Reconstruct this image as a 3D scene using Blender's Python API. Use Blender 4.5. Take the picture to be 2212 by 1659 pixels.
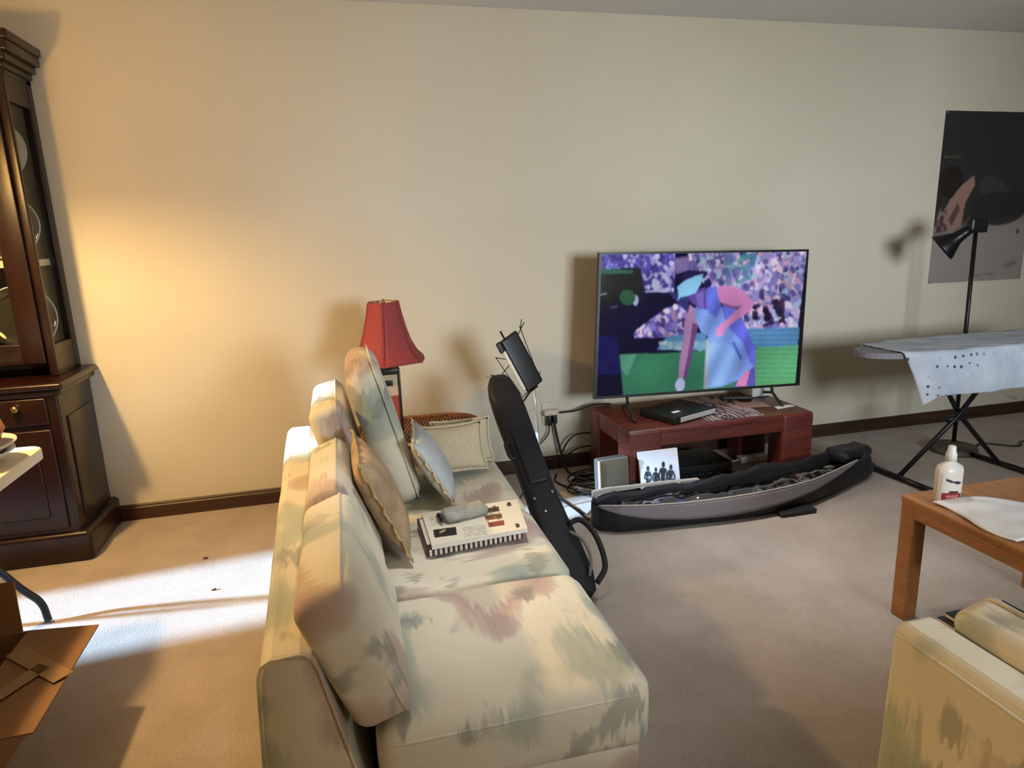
import bpy, bmesh, math, random
import numpy as np
from mathutils import Vector, Matrix, noise
R = math.radians
random.seed(7)

for o in list(bpy.data.objects):
    bpy.data.objects.remove(o)
scene = bpy.context.scene
COL = scene.collection

# ------------------------------------------------------------------ camera
H_CAM, F_PX = 1.3694, 1450.0
YAW, PITCH, ROLL = 0.24355, 0.22592, -0.03302
cy, sy, cp, sp = math.cos(YAW), math.sin(YAW), math.cos(PITCH), math.sin(PITCH)
fwd = Vector((sy * cp, cy * cp, -sp)); right0 = Vector((cy, -sy, 0)); up0 = right0.cross(fwd)
right = math.cos(ROLL) * right0 + math.sin(ROLL) * up0
up = -math.sin(ROLL) * right0 + math.cos(ROLL) * up0
cam_data = bpy.data.cameras.new('camera')
cam = bpy.data.objects.new('camera', cam_data); COL.objects.link(cam)
m3 = Matrix((right, up, -fwd)).transposed()
cam.matrix_world = Matrix.Translation((0, 0, H_CAM)) @ m3.to_4x4()
cam_data.sensor_fit = 'HORIZONTAL'; cam_data.sensor_width = 36.0
cam_data.lens = F_PX / 2212.0 * 36.0
cam_data.clip_start = 0.02
scene.camera = cam

# ------------------------------------------------------------------ world, light, exposure
EXPOSURE = 0.0
scene.view_settings.view_transform = 'Standard'
scene.view_settings.look = 'None'
scene.view_settings.exposure = EXPOSURE
scene.view_settings.gamma = 1.0
scene.view_settings.use_curve_mapping = False
world = bpy.data.worlds.new('world'); scene.world = world
world.use_nodes = True
bg = world.node_tree.nodes['Background']
bg.inputs['Color'].default_value = (0.62, 0.76, 1.0, 1)
bg.inputs['Strength'].default_value = 0.6

WALL_Y = 3.554
CEIL = 2.442
X_LEFT, X_RIGHT, Y_FRONT = -3.4, 5.6, -2.4

def light(name, kind, loc, energy, color, **kw):
    d = bpy.data.lights.new(name, kind); d.energy = energy; d.color = color
    for k, v in kw.items():
        setattr(d, k, v)
    o = bpy.data.objects.new(name, d); COL.objects.link(o); o.location = loc
    return o
def aim(o, d):
    o.rotation_euler = Vector(d).to_track_quat('-Z', 'Y').to_euler()

# low sun through the tall narrow gap in the left wall
sun = light('sun', 'SUN', (-6, 2, 3), 24.0, (0.44, 0.68, 1.0), angle=R(2.5))
aim(sun, (1.0, 0.10, -0.40))
# daylight that the big window behind the camera lets in
sky = light('window_daylight', 'AREA', (2.1, Y_FRONT - 0.12, 1.55), 270, (0.78, 0.88, 1.0), shape='RECTANGLE', size=1.4, size_y=1.2)
aim(sky, (0, 1, 0))
# two unseen ceiling downlights added to brighten carpet and sofa (trims built below)
DOWN = [(Vector((1.75, 2.42, CEIL - 0.012)), 175, 60), (Vector((0.33, 1.72, CEIL - 0.012)), 75, 46)]
beams = []
for p_, e_, a_ in DOWN:
    b_ = light('added_downlight_beam', 'SPOT', p_, e_, (0.95, 0.96, 1.0), spot_size=R(a_), spot_blend=1.0, shadow_soft_size=0.07)
    aim(b_, (0, 0, -1)); beams.append(b_)
# the bulb of the pendant over the folding table (its shade is built below)
BULB = Vector((-1.40, 2.38, 1.80))
bulb_light = light('pendant_bulb_light', 'POINT', BULB, 112, (1.0, 0.66, 0.27), shadow_soft_size=0.045)

# ------------------------------------------------------------------ colour helpers
def lin(c):
    c = c / 255.0
    return c / 12.92 if c <= 0.04045 else ((c + 0.055) / 1.055) ** 2.4
def rgb(r, g, b):
    return (lin(r), lin(g), lin(b), 1.0)

def new_mat(name):
    m = bpy.data.materials.new(name); m.use_nodes = True
    nt = m.node_tree; b = nt.nodes['Principled BSDF']
    return m, nt, b
def N(nt, t, **kw):
    n = nt.nodes.new(t)
    for k, v in kw.items():
        setattr(n, k, v)
    return n
def ramp(nt, fac, stops, interp='LINEAR'):
    r = N(nt, 'ShaderNodeValToRGB'); r.color_ramp.interpolation = interp
    e = r.color_ramp.elements
    e[0].position, e[0].color = stops[0]
    e[1].position, e[1].color = stops[-1]
    for p, c in stops[1:-1]:
        k = e.new(p); k.color = c
    nt.links.new(fac, r.inputs['Fac'])
    return r.outputs['Color']
def coords(nt, scale=(1, 1, 1), rot=(0, 0, 0)):
    t = N(nt, 'ShaderNodeTexCoord'); mp = N(nt, 'ShaderNodeMapping')
    mp.inputs['Scale'].default_value = scale; mp.inputs['Rotation'].default_value = rot
    nt.links.new(t.outputs['Object'], mp.inputs['Vector'])
    return mp.outputs['Vector']
def noise_tex(nt, vec, scale, detail=3, rough=0.55, dist=0.0):
    n = N(nt, 'ShaderNodeTexNoise'); n.inputs['Scale'].default_value = scale
    n.inputs['Detail'].default_value = detail; n.inputs['Roughness'].default_value = rough
    n.inputs['Distortion'].default_value = dist
    if vec is not None: nt.links.new(vec, n.inputs['Vector'])
    return n.outputs['Fac']
def bump(nt, bsdf, fac, strength, dist=0.01):
    b = N(nt, 'ShaderNodeBump'); b.inputs['Strength'].default_value = strength
    b.inputs['Distance'].default_value = dist
    nt.links.new(fac, b.inputs['Height']); nt.links.new(b.outputs['Normal'], bsdf.inputs['Normal'])

def simple(name, col, rough=0.6, var=0.12, scale=30, bmp=0.0, metal=0.0, spec=0.5, bdist=0.004, sheen=0.0):
    m, nt, b = new_mat(name)
    v = coords(nt); f = noise_tex(nt, v, scale)
    lo = tuple(c * (1 - var) for c in col[:3]) + (1,); hi = tuple(min(1, c * (1 + var)) for c in col[:3]) + (1,)
    nt.links.new(ramp(nt, f, [(0.3, lo), (0.7, hi)]), b.inputs['Base Color'])
    b.inputs['Roughness'].default_value = rough; b.inputs['Metallic'].default_value = metal
    b.inputs['Specular IOR Level'].default_value = spec
    if sheen: b.inputs['Sheen Weight'].default_value = sheen
    if bmp: bump(nt, b, f, bmp, bdist)
    return m
def wood(name, dark, light_, rough=0.35, scale=(1.5, 14, 14), spec=0.5):
    m, nt, b = new_mat(name)
    v = coords(nt, scale); f = noise_tex(nt, v, 3.0, 5, 0.6, 0.6)
    nt.links.new(ramp(nt, f, [(0.3, dark), (0.7, light_)]), b.inputs['Base Color'])
    b.inputs['Roughness'].default_value = rough; b.inputs['Specular IOR Level'].default_value = spec
    bump(nt, b, f, 0.12, 0.002)
    return m
def attr_mat(name, emission=None, rough=0.5):
    m, nt, b = new_mat(name)
    a = N(nt, 'ShaderNodeAttribute'); a.attribute_name = 'print'
    if emission:
        b.inputs['Base Color'].default_value = (0.004, 0.004, 0.005, 1)
        nt.links.new(a.outputs['Color'], b.inputs['Emission Color'])
        b.inputs['Emission Strength'].default_value = emission
        b.inputs['Roughness'].default_value = 0.12; b.inputs['Specular IOR Level'].default_value = 0.25
    else:
        nt.links.new(a.outputs['Color'], b.inputs['Base Color'])
        b.inputs['Roughness'].default_value = rough
    return m

# ------------------------------------------------------------------ materials
M = {}
def make_fabric(name, seed, flip=False):
    """watercolour upholstery: cream ground with feathered sage, mauve and slate patches"""
    m, nt, b = new_mat(name)
    t = N(nt, 'ShaderNodeTexCoord')
    off = N(nt, 'ShaderNodeVectorMath', operation='ADD'); off.inputs[1].default_value = (seed * 1.7, seed * 0.9, seed * 2.3)
    nt.links.new(t.outputs['Object'], off.inputs[0])
    # feathering: fine noise across the weft shifts the pattern along the warp
    mp = N(nt, 'ShaderNodeMapping'); mp.inputs['Scale'].default_value = (70, 9, 9) if not flip else (9, 70, 9)
    nt.links.new(off.outputs[0], mp.inputs['Vector'])
    fe = noise_tex(nt, mp.outputs['Vector'], 1.0, 2)
    sub = N(nt, 'ShaderNodeMath', operation='SUBTRACT'); sub.inputs[1].default_value = 0.5
    nt.links.new(fe, sub.inputs[0])
    mul = N(nt, 'ShaderNodeVectorMath', operation='SCALE'); mul.inputs[0].default_value = (0.0, 0.085, 0.085) if not flip else (0.085, 0.0, 0.085)
    nt.links.new(sub.outputs[0], mul.inputs['Scale'])
    add = N(nt, 'ShaderNodeVectorMath', operation='ADD')
    nt.links.new(off.outputs[0], add.inputs[0]); nt.links.new(mul.outputs[0], add.inputs[1])
    mp2 = N(nt, 'ShaderNodeMapping'); mp2.inputs['Scale'].default_value = (3.6, 2.6, 3.4) if not flip else (2.6, 3.6, 3.4)
    nt.links.new(add.outputs[0], mp2.inputs['Vector'])
    n1 = noise_tex(nt, mp2.outputs['Vector'], 1.0, 1.5, 0.4)
    c1 = ramp(nt, n1, [(0.30, rgb(166, 172, 156)), (0.385, rgb(186, 188, 168)), (0.42, rgb(222, 213, 188)), (0.545, rgb(228, 220, 196)),
                       (0.58, rgb(204, 184, 166)), (0.65, rgb(186, 160, 148)), (0.72, rgb(212, 200, 178))])
    mp3 = N(nt, 'ShaderNodeMapping'); mp3.inputs['Scale'].default_value = (8.0, 5.5, 7.0); mp3.inputs['Location'].default_value = (4, 2, 7)
    nt.links.new(add.outputs[0], mp3.inputs['Vector'])
    n2 = noise_tex(nt, mp3.outputs['Vector'], 1.0, 2.0, 0.5)
    f2 = ramp(nt, n2, [(0.60, (0, 0, 0, 1)), (0.66, (1, 1, 1, 1))])
    mix = N(nt, 'ShaderNodeMix', data_type='RGBA'); mix.inputs[7].default_value = rgb(122, 126, 116)
    ml = N(nt, 'ShaderNodeMath', operation='MULTIPLY'); ml.inputs[1].default_value = 0.55
    nt.links.new(f2, ml.inputs[0]); nt.links.new(ml.outputs[0], mix.inputs[0]); nt.links.new(c1, mix.inputs[6])
    nt.links.new(mix.outputs[2], b.inputs['Base Color'])
    b.inputs['Roughness'].default_value = 0.85; b.inputs['Specular IOR Level'].default_value = 0.25
    b.inputs['Sheen Weight'].default_value = 0.15
    w = noise_tex(nt, off.outputs[0], 260, 2)
    bump(nt, b, w, 0.25, 0.002)
    return m
M['fabric'] = make_fabric('watercolour_fabric', 1.0)
M['fabric2'] = make_fabric('watercolour_fabric_b', 3.1)
M['fabric3'] = make_fabric('watercolour_fabric_c', 5.6, True)

def make_wall():
    m, nt, b = new_mat('cream_wall_paint')
    v = coords(nt); f = noise_tex(nt, v, 0.9, 4, 0.5); g = noise_tex(nt, v, 140, 2)
    nt.links.new(ramp(nt, f, [(0.3, rgb(206, 197, 173)), (0.7, rgb(216, 208, 186))]), b.inputs['Base Color'])
    b.inputs['Roughness'].default_value = 0.75; b.inputs['Specular IOR Level'].default_value = 0.2
    bump(nt, b, g, 0.12, 0.002)
    return m
M['wall'] = make_wall()
M['ceiling'] = simple('ceiling_paint', rgb(226, 227, 226), 0.9, 0.04, 90, 0.2)
def make_carpet():
    m, nt, b = new_mat('beige_carpet')
    v = coords(nt); f = noise_tex(nt, v, 3.2, 5, 0.6); g = noise_tex(nt, v, 190, 3, 0.7); h = noise_tex(nt, v, 14, 4, 0.6, 1.2)
    c = ramp(nt, f, [(0.3, rgb(168, 155, 142)), (0.7, rgb(192, 180, 168))])
    d = ramp(nt, g, [(0.3, (0.62, 0.6, 0.58, 1)), (0.7, (1.15, 1.15, 1.15, 1))])
    mx = N(nt, 'ShaderNodeMix', data_type='RGBA', blend_type='MULTIPLY'); mx.inputs[0].default_value = 0.8
    nt.links.new(c, mx.inputs[6]); nt.links.new(d, mx.inputs[7])
    e = ramp(nt, h, [(0.66, (1, 1, 1, 1)), (0.8, (0.72, 0.66, 0.6, 1))])
    mx2 = N(nt, 'ShaderNodeMix', data_type='RGBA', blend_type='MULTIPLY'); mx2.inputs[0].default_value = 0.6
    nt.links.new(mx.outputs[2], mx2.inputs[6]); nt.links.new(e, mx2.inputs[7])
    nt.links.new(mx2.outputs[2], b.inputs['Base Color'])
    b.inputs['Roughness'].default_value = 0.95; b.inputs['Specular IOR Level'].default_value = 0.1
    b.inputs['Sheen Weight'].default_value = 0.2
    bump(nt, b, g, 0.8, 0.006)
    return m
M['carpet'] = make_carpet()
M['dark_trim'] = wood('dark_stained_trim', rgb(44, 27, 17), rgb(70, 45, 29), 0.45, (1.5, 20, 20))
M['cabinet'] = wood('cherry_cabinet_wood', rgb(19, 8, 6), rgb(38, 15, 10), 0.3, (14, 14, 1.6), 0.4)
M['cab_in'] = simple('cabinet_interior', rgb(74, 58, 44), 0.6, 0.1, 12)
M['brass'] = simple('aged_brass', rgb(150, 120, 80), 0.35, 0.1, 40, metal=1.0)
M['console'] = wood('red_brown_console_wood', rgb(66, 27, 21), rgb(104, 46, 36), 0.35, (1.4, 12, 12))
M['oak'] = wood('oak_table_wood', rgb(140, 92, 50), rgb(176, 122, 72), 0.4, (10, 1.5, 10))
M['black'] = simple('black_plastic', rgb(16, 16, 18), 0.4, 0.1, 50)
M['black_metal'] = simple('black_metal', rgb(20, 20, 22), 0.35, 0.1, 50, metal=0.3)
M['nylon'] = simple('black_nylon', rgb(11, 12, 17), 0.6, 0.25, 220, 0.25, sheen=0.05)
M['lining'] = simple('grey_bag_lining', rgb(110, 104, 106), 0.8, 0.08, 160, 0.2)
M['foam'] = simple('foam_edge', rgb(176, 168, 158), 0.9, 0.08, 80, 0.3)
M['cord'] = simple('black_cord', rgb(14, 13, 13), 0.5, 0.1, 50)
M['grey_cord'] = simple('grey_cord', rgb(120, 116, 108), 0.5, 0.1, 50)
M['white_plastic'] = simple('white_plastic', rgb(215, 212, 204), 0.4, 0.04, 20)
M['ivory'] = simple('ivory_plastic', rgb(212, 200, 176), 0.4, 0.04, 20)
M['paper'] = simple('white_paper', rgb(226, 222, 210), 0.8, 0.03, 15)
M['tabletop'] = simple('white_folding_tabletop', rgb(222, 212, 192), 0.5, 0.03, 200, 0.1)
M['card'] = simple('brown_cardboard', rgb(126, 92, 60), 0.8, 0.08, 18, 0.1)
M['tape'] = simple('packing_tape', rgb(150, 122, 88), 0.25, 0.05, 18)
M['orange'] = simple('orange_glaze', rgb(206, 116, 40), 0.25, 0.12, 9)
M['orange_dark'] = simple('rust_glaze', rgb(128, 52, 20), 0.25, 0.12, 9)
M['shade_red'] = simple('red_shade_fabric', rgb(150, 62, 62), 0.8, 0.06, 220, 0.15)
M['shade_in'] = simple('shade_lining', rgb(226, 212, 180), 0.8, 0.04, 30)
M['lamp_black'] = simple('lamp_black_lacquer', rgb(36, 30, 24), 0.3, 0.15, 30)
M['lamp_cream'] = simple('lamp_cream_panel', rgb(190, 172, 140), 0.5, 0.08, 30)
M['lamp_red'] = simple('lamp_red_panel', rgb(150, 66, 40), 0.4, 0.1, 30)
M['wicker'] = simple('brown_wicker', rgb(142, 88, 48), 0.5, 0.35, 60, 0.2)
M['pillow'] = simple('cream_pillow_cloth', rgb(206, 190, 158), 0.9, 0.08, 120, 0.3)
M['pillow_trim'] = simple('gold_pillow_trim', rgb(186, 158, 108), 0.85, 0.12, 90, 0.3)
M['pillow_blue'] = simple('pale_blue_pillow_cloth', rgb(186, 192, 192), 0.9, 0.1, 12, 0.2)
M['tan'] = simple('tan_quilted_cloth', rgb(168, 142, 110), 0.85, 0.25, 14, 0.3)
M['pouch'] = simple('grey_pouch_cloth', rgb(158, 156, 146), 0.8, 0.2, 40, 0.3)
M['chrome'] = simple('polished_steel', rgb(200, 200, 200), 0.2, 0.03, 20, metal=1.0)
M['silver'] = simple('silver_trim', rgb(205, 205, 200), 0.35, 0.05, 20, metal=0.5)
M['speaker'] = simple('grey_speaker_cloth', rgb(104, 98, 84), 0.9, 0.1, 200, 0.3)
M['speaker_box'] = simple('speaker_box', rgb(70, 66, 60), 0.6, 0.08, 40)
M['lace_paper'] = simple('pink_card', rgb(150, 116, 104), 0.7, 0.08, 20)
M['cream_cloth'] = simple('white_towel', rgb(224, 222, 220), 0.9, 0.04, 180, 0.4)
M['ib_grey'] = simple('board_underside', rgb(120, 120, 126), 0.6, 0.06, 30)
M['milk'] = simple('milky_bottle_plastic', rgb(214, 208, 196), 0.35, 0.03, 20)
M['mag_dark'] = simple('dark_magazine_cover', rgb(38, 36, 38), 0.3, 0.4, 9)
M['maroon'] = simple('maroon_cover', rgb(70, 34, 28), 0.5, 0.1, 20)
M['brown_crumb'] = simple('brown_crumb', rgb(90, 58, 26), 0.9, 0.2, 60)
M['shade_glass'] = None

def make_glass(name, tint, alpha):
    m, nt, b = new_mat(name)
    out = [n for n in nt.nodes if n.type == 'OUTPUT_MATERIAL'][0]
    tr = N(nt, 'ShaderNodeBsdfTransparent'); tr.inputs['Color'].default_value = tint
    gl = N(nt, 'ShaderNodeBsdfGlossy'); gl.inputs['Roughness'].default_value = 0.04
    fr = N(nt, 'ShaderNodeFresnel'); fr.inputs['IOR'].default_value = 1.25
    ad = N(nt, 'ShaderNodeMath', operation='ADD'); ad.inputs[1].default_value = alpha
    mx = N(nt, 'ShaderNodeMixShader')
    ge = N(nt, 'ShaderNodeNewGeometry'); inv = N(nt, 'ShaderNodeMath', operation='SUBTRACT'); inv.inputs[0].default_value = 1.0
    ml = N(nt, 'ShaderNodeMath', operation='MULTIPLY')          # reflect only on the outer faces of a pane
    nt.links.new(ge.outputs['Backfacing'], inv.inputs[1]); nt.links.new(fr.outputs[0], ad.inputs[0])
    nt.links.new(ad.outputs[0], ml.inputs[0]); nt.links.new(inv.outputs[0], ml.inputs[1]); nt.links.new(ml.outputs[0], mx.inputs[0])
    nt.links.new(tr.outputs[0], mx.inputs[1]); nt.links.new(gl.outputs[0], mx.inputs[2])
    nt.links.new(mx.outputs[0], out.inputs['Surface'])
    return m
M['glass'] = make_glass('clear_pane', (0.95, 0.97, 0.96, 1), 0.0)
M['plate_glass'] = make_glass('pressed_glass', (0.82, 0.86, 0.85, 1), 0.12)
M['wrap'] = make_glass('clear_plastic_wrap', (0.62, 0.64, 0.70, 1), 0.34)
def make_shade_glass():
    m, nt, b = new_mat('amber_frosted_shade')
    out = [n for n in nt.nodes if n.type == 'OUTPUT_MATERIAL'][0]
    tr = N(nt, 'ShaderNodeBsdfTransparent'); tr.inputs['Color'].default_value = (1, 0.9, 0.7, 1)
    df = N(nt, 'ShaderNodeBsdfDiffuse'); df.inputs['Color'].default_value = (0.6, 0.5, 0.34, 1)
    mx = N(nt, 'ShaderNodeMixShader'); mx.inputs[0].default_value = 0.84
    nt.links.new(tr.outputs[0], mx.inputs[1]); nt.links.new(df.outputs[0], mx.inputs[2])
    nt.links.new(mx.outputs[0], out.inputs['Surface'])
    return m
M['shade_glass'] = make_shade_glass()

# ------------------------------------------------------------------ mesh helpers
class MB:
    def __init__(self):
        self.v = []; self.f = []; self.smooth = []
    def add(self, vs, fs, sm=False, mat=None):
        k = len(self.v)
        if mat is not None:
            vs = [mat @ Vector(p) for p in vs]
        self.v += [tuple(p) for p in vs]
        self.f += [tuple(i + k for i in f) for f in fs]
        self.smooth += [sm] * len(fs)
        return self
    def box(self, x0, x1, y0, y1, z0, z1, mat=None):
        vs = [(x0, y0, z0), (x1, y0, z0), (x1, y1, z0), (x0, y1, z0), (x0, y0, z1), (x1, y0, z1), (x1, y1, z1), (x0, y1, z1)]
        return self.add(vs, [(0, 3, 2, 1), (4, 5, 6, 7), (0, 1, 5, 4), (1, 2, 6, 5), (2, 3, 7, 6), (3, 0, 4, 7)], False, mat)
    def rbox(self, c, s, r, seg=3, div=1, puff=(0, 0, 0), mat=None, wob=0.0, wsc=6.0, sm=True):
        h = [q / 2 for q in s]; r = min([r] + [q * 0.98 for q in h])
        st = []
        for a in range(3):
            inner = h[a] - r
            t = [math.tan(R(45) * k / seg) * r for k in range(seg + 1)]
            L = [-(inner + q) for q in reversed(t)]
            for k in range(1, div):
                L.append(-inner + 2 * inner * k / div)
            L += [inner + q for q in t]
            st.append(L)
        idx = {}; vs = []; fs = []
        def vert(p):
            key = tuple(round(q, 6) for q in p)
            if key in idx: return idx[key]
            q = [max(-(h[a] - r), min(h[a] - r, p[a])) for a in range(3)]
            d = [p[a] - q[a] for a in range(3)]
            l = math.sqrt(sum(e * e for e in d)) or 1
            w = [q[a] + d[a] / l * r for a in range(3)]
            n = [w[a] / h[a] for a in range(3)]
            x = [w[a] * (1 + puff[a] * (1 - n[(a + 1) % 3] ** 2) * (1 - n[(a + 2) % 3] ** 2)) for a in range(3)]
            vec = Vector(x)
            if wob:
                vec += noise.noise_vector((vec + Vector(c)) * wsc) * wob
            vs.append(vec + Vector(c)); idx[key] = len(vs) - 1
            return idx[key]
        for a in range(3):
            b_, c_ = (a + 1) % 3, (a + 2) % 3
            for sgn in (-1, 1):
                for i in range(len(st[b_]) - 1):
                    for j in range(len(st[c_]) - 1):
                        quad = []
                        for (ii, jj) in ((i, j), (i + 1, j), (i + 1, j + 1), (i, j + 1)):
                            p = [0, 0, 0]; p[a] = sgn * h[a]; p[b_] = st[b_][ii]; p[c_] = st[c_][jj]
                            quad.append(vert(p))
                        if sgn < 0: quad.reverse()
                        if len(set(quad)) > 2: fs.append(tuple(quad))
        return self.add(vs, fs, sm, mat)
    def tube(self, pts, r, n=8, closed=False, mat=None):
        pts = [Vector(p) for p in pts]; m = len(pts)
        rr = r if isinstance(r, (list, tuple)) else [r] * m
        vs = []; fs = []; prev = None
        for i, p in enumerate(pts):
            if closed: t = pts[(i + 1) % m] - pts[i - 1]
            else: t = pts[min(i + 1, m - 1)] - pts[max(i - 1, 0)]
            if t.length < 1e-9: t = Vector((0, 0, 1))
            t.normalize()
            if prev is None:
                a = Vector((0, 0, 1)) if abs(t.z) < 0.9 else Vector((1, 0, 0))
                u = t.cross(a).normalized()
            else:
                u = (prev - t * prev.dot(t))
                u = u.normalized() if u.length > 1e-6 else t.orthogonal().normalized()
            prev = u; w = t.cross(u)
            for k in range(n):
                q = 2 * math.pi * k / n
                vs.append(p + (u * math.cos(q) + w * math.sin(q)) * rr[i])
        for i in range(m if closed else m - 1):
            j = (i + 1) % m
            for k in range(n):
                fs.append((i * n + k, i * n + (k + 1) % n, j * n + (k + 1) % n, j * n + k))
        if not closed:
            fs.append(tuple(reversed(range(n)))); fs.append(tuple((m - 1) * n + k for k in range(n)))
        return self.add(vs, fs, True, mat)
    def lathe(self, prof, c=(0, 0, 0), n=24, mat=None, sx=1, sy=1):
        vs = []; fs = []
        for (r, z) in prof:
            for k in range(n):
                q = 2 * math.pi * k / n
                vs.append((c[0] + r * math.cos(q) * sx, c[1] + r * math.sin(q) * sy, c[2] + z))
        for i in range(len(prof) - 1):
            for k in range(n):
                fs.append((i * n + k, i * n + (k + 1) % n, (i + 1) * n + (k + 1) % n, (i + 1) * n + k))
        if prof[0][0] > 1e-5: fs.append(tuple(reversed(range(n))))
        if prof[-1][0] > 1e-5: fs.append(tuple((len(prof) - 1) * n + k for k in range(n)))
        return self.add(vs, fs, True, mat)
    def prism(self, poly, lo, hi, axis=1, mat=None):
        """poly in the two other axes (order x,z for axis 1; x,y for axis 2; y,z for axis 0), extruded lo..hi"""
        def p3(a, b, c):
            return {0: (c, a, b), 1: (a, c, b), 2: (a, b, c)}[axis]
        n = len(poly)
        vs = [p3(a, b, lo) for a, b in poly] + [p3(a, b, hi) for a, b in poly]
        fs = [tuple(range(n)), tuple(reversed(range(n, 2 * n)))]
        fs += [(i, i + n, (i + 1) % n + n, (i + 1) % n) for i in range(n)]
        return self.add(vs, fs, False, mat)
    def grid(self, fn, nu, nv, sm=True, mat=None):
        vs = [fn(i / nu, j / nv) for j in range(nv + 1) for i in range(nu + 1)]
        w = nu + 1
        fs = [(j * w + i, j * w + i + 1, (j + 1) * w + i + 1, (j + 1) * w + i) for j in range(nv) for i in range(nu)]
        return self.add(vs, fs, sm, mat)
    def build(self, name, mat, parent=None, solid=0.0, merge=True, recalc=True):
        off = Vector((0, 0, 0))
        if parent is not None:
            p = parent
            while p is not None:
                off += p.location; p = p.parent
        me = bpy.data.meshes.new(name)
        me.from_pydata([tuple(Vector(v) - off) for v in self.v], [], self.f)
        me.polygons.foreach_set('use_smooth', self.smooth)
        if merge or recalc:
            bm = bmesh.new(); bm.from_mesh(me)
            if merge: bmesh.ops.remove_doubles(bm, verts=bm.verts, dist=1e-5)
            if recalc: bmesh.ops.recalc_face_normals(bm, faces=bm.faces)
            bm.to_mesh(me); bm.free()
        me.materials.append(M[mat] if isinstance(mat, str) else mat)
        o = bpy.data.objects.new(name, me); COL.objects.link(o)
        if parent is not None: o.parent = parent
        if solid:
            s = o.modifiers.new('thickness', 'SOLIDIFY'); s.thickness = solid; s.offset = 0
        return o

def thing(name, label, cat, loc, group=None):
    o = bpy.data.objects.new(name, None); COL.objects.link(o)
    o.location = loc; o.empty_display_size = 0.05
    o['label'] = label; o['category'] = cat
    if group: o['group'] = group
    return o
def tag(o, label, cat, group=None):
    """a thing that is a single mesh: origin moved to its base"""
    me = o.data
    co = np.empty(len(me.vertices) * 3); me.vertices.foreach_get('co', co); co = co.reshape(-1, 3)
    c = (co.min(0) + co.max(0)) / 2; c[2] = co[:, 2].min()
    me.vertices.foreach_set('co', (co - c).ravel()); me.update()
    o.location = tuple(c)
    o['label'] = label; o['category'] = cat
    if group: o['group'] = group
    return o
def struct(o):
    o['kind'] = 'structure'; return o
def arc(c, r, a0, a1, n, plane='xy'):
    out = []
    for k in range(n + 1):
        a = R(a0 + (a1 - a0) * k / n)
        u, v = r * math.cos(a), r * math.sin(a)
        out.append({'xy': (c[0] + u, c[1] + v, c[2]), 'xz': (c[0] + u, c[1], c[2] + v), 'yz': (c[0], c[1] + u, c[2] + v)}[plane])
    return out
def smooth_path(pts, n=8):
    pts = [Vector(p) for p in pts]; out = []
    P = [pts[0] * 2 - pts[1]] + pts + [pts[-1] * 2 - pts[-2]]
    for i in range(1, len(P) - 2):
        for k in range(n):
            t = k / n
            a, b, c, d = P[i - 1], P[i], P[i + 1], P[i + 2]
            out.append(0.5 * ((2 * b) + (c - a) * t + (2 * a - 5 * b + 4 * c - d) * t * t + (3 * b - a - 3 * c + d) * t ** 3))
    out.append(pts[-1])
    return out

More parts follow.
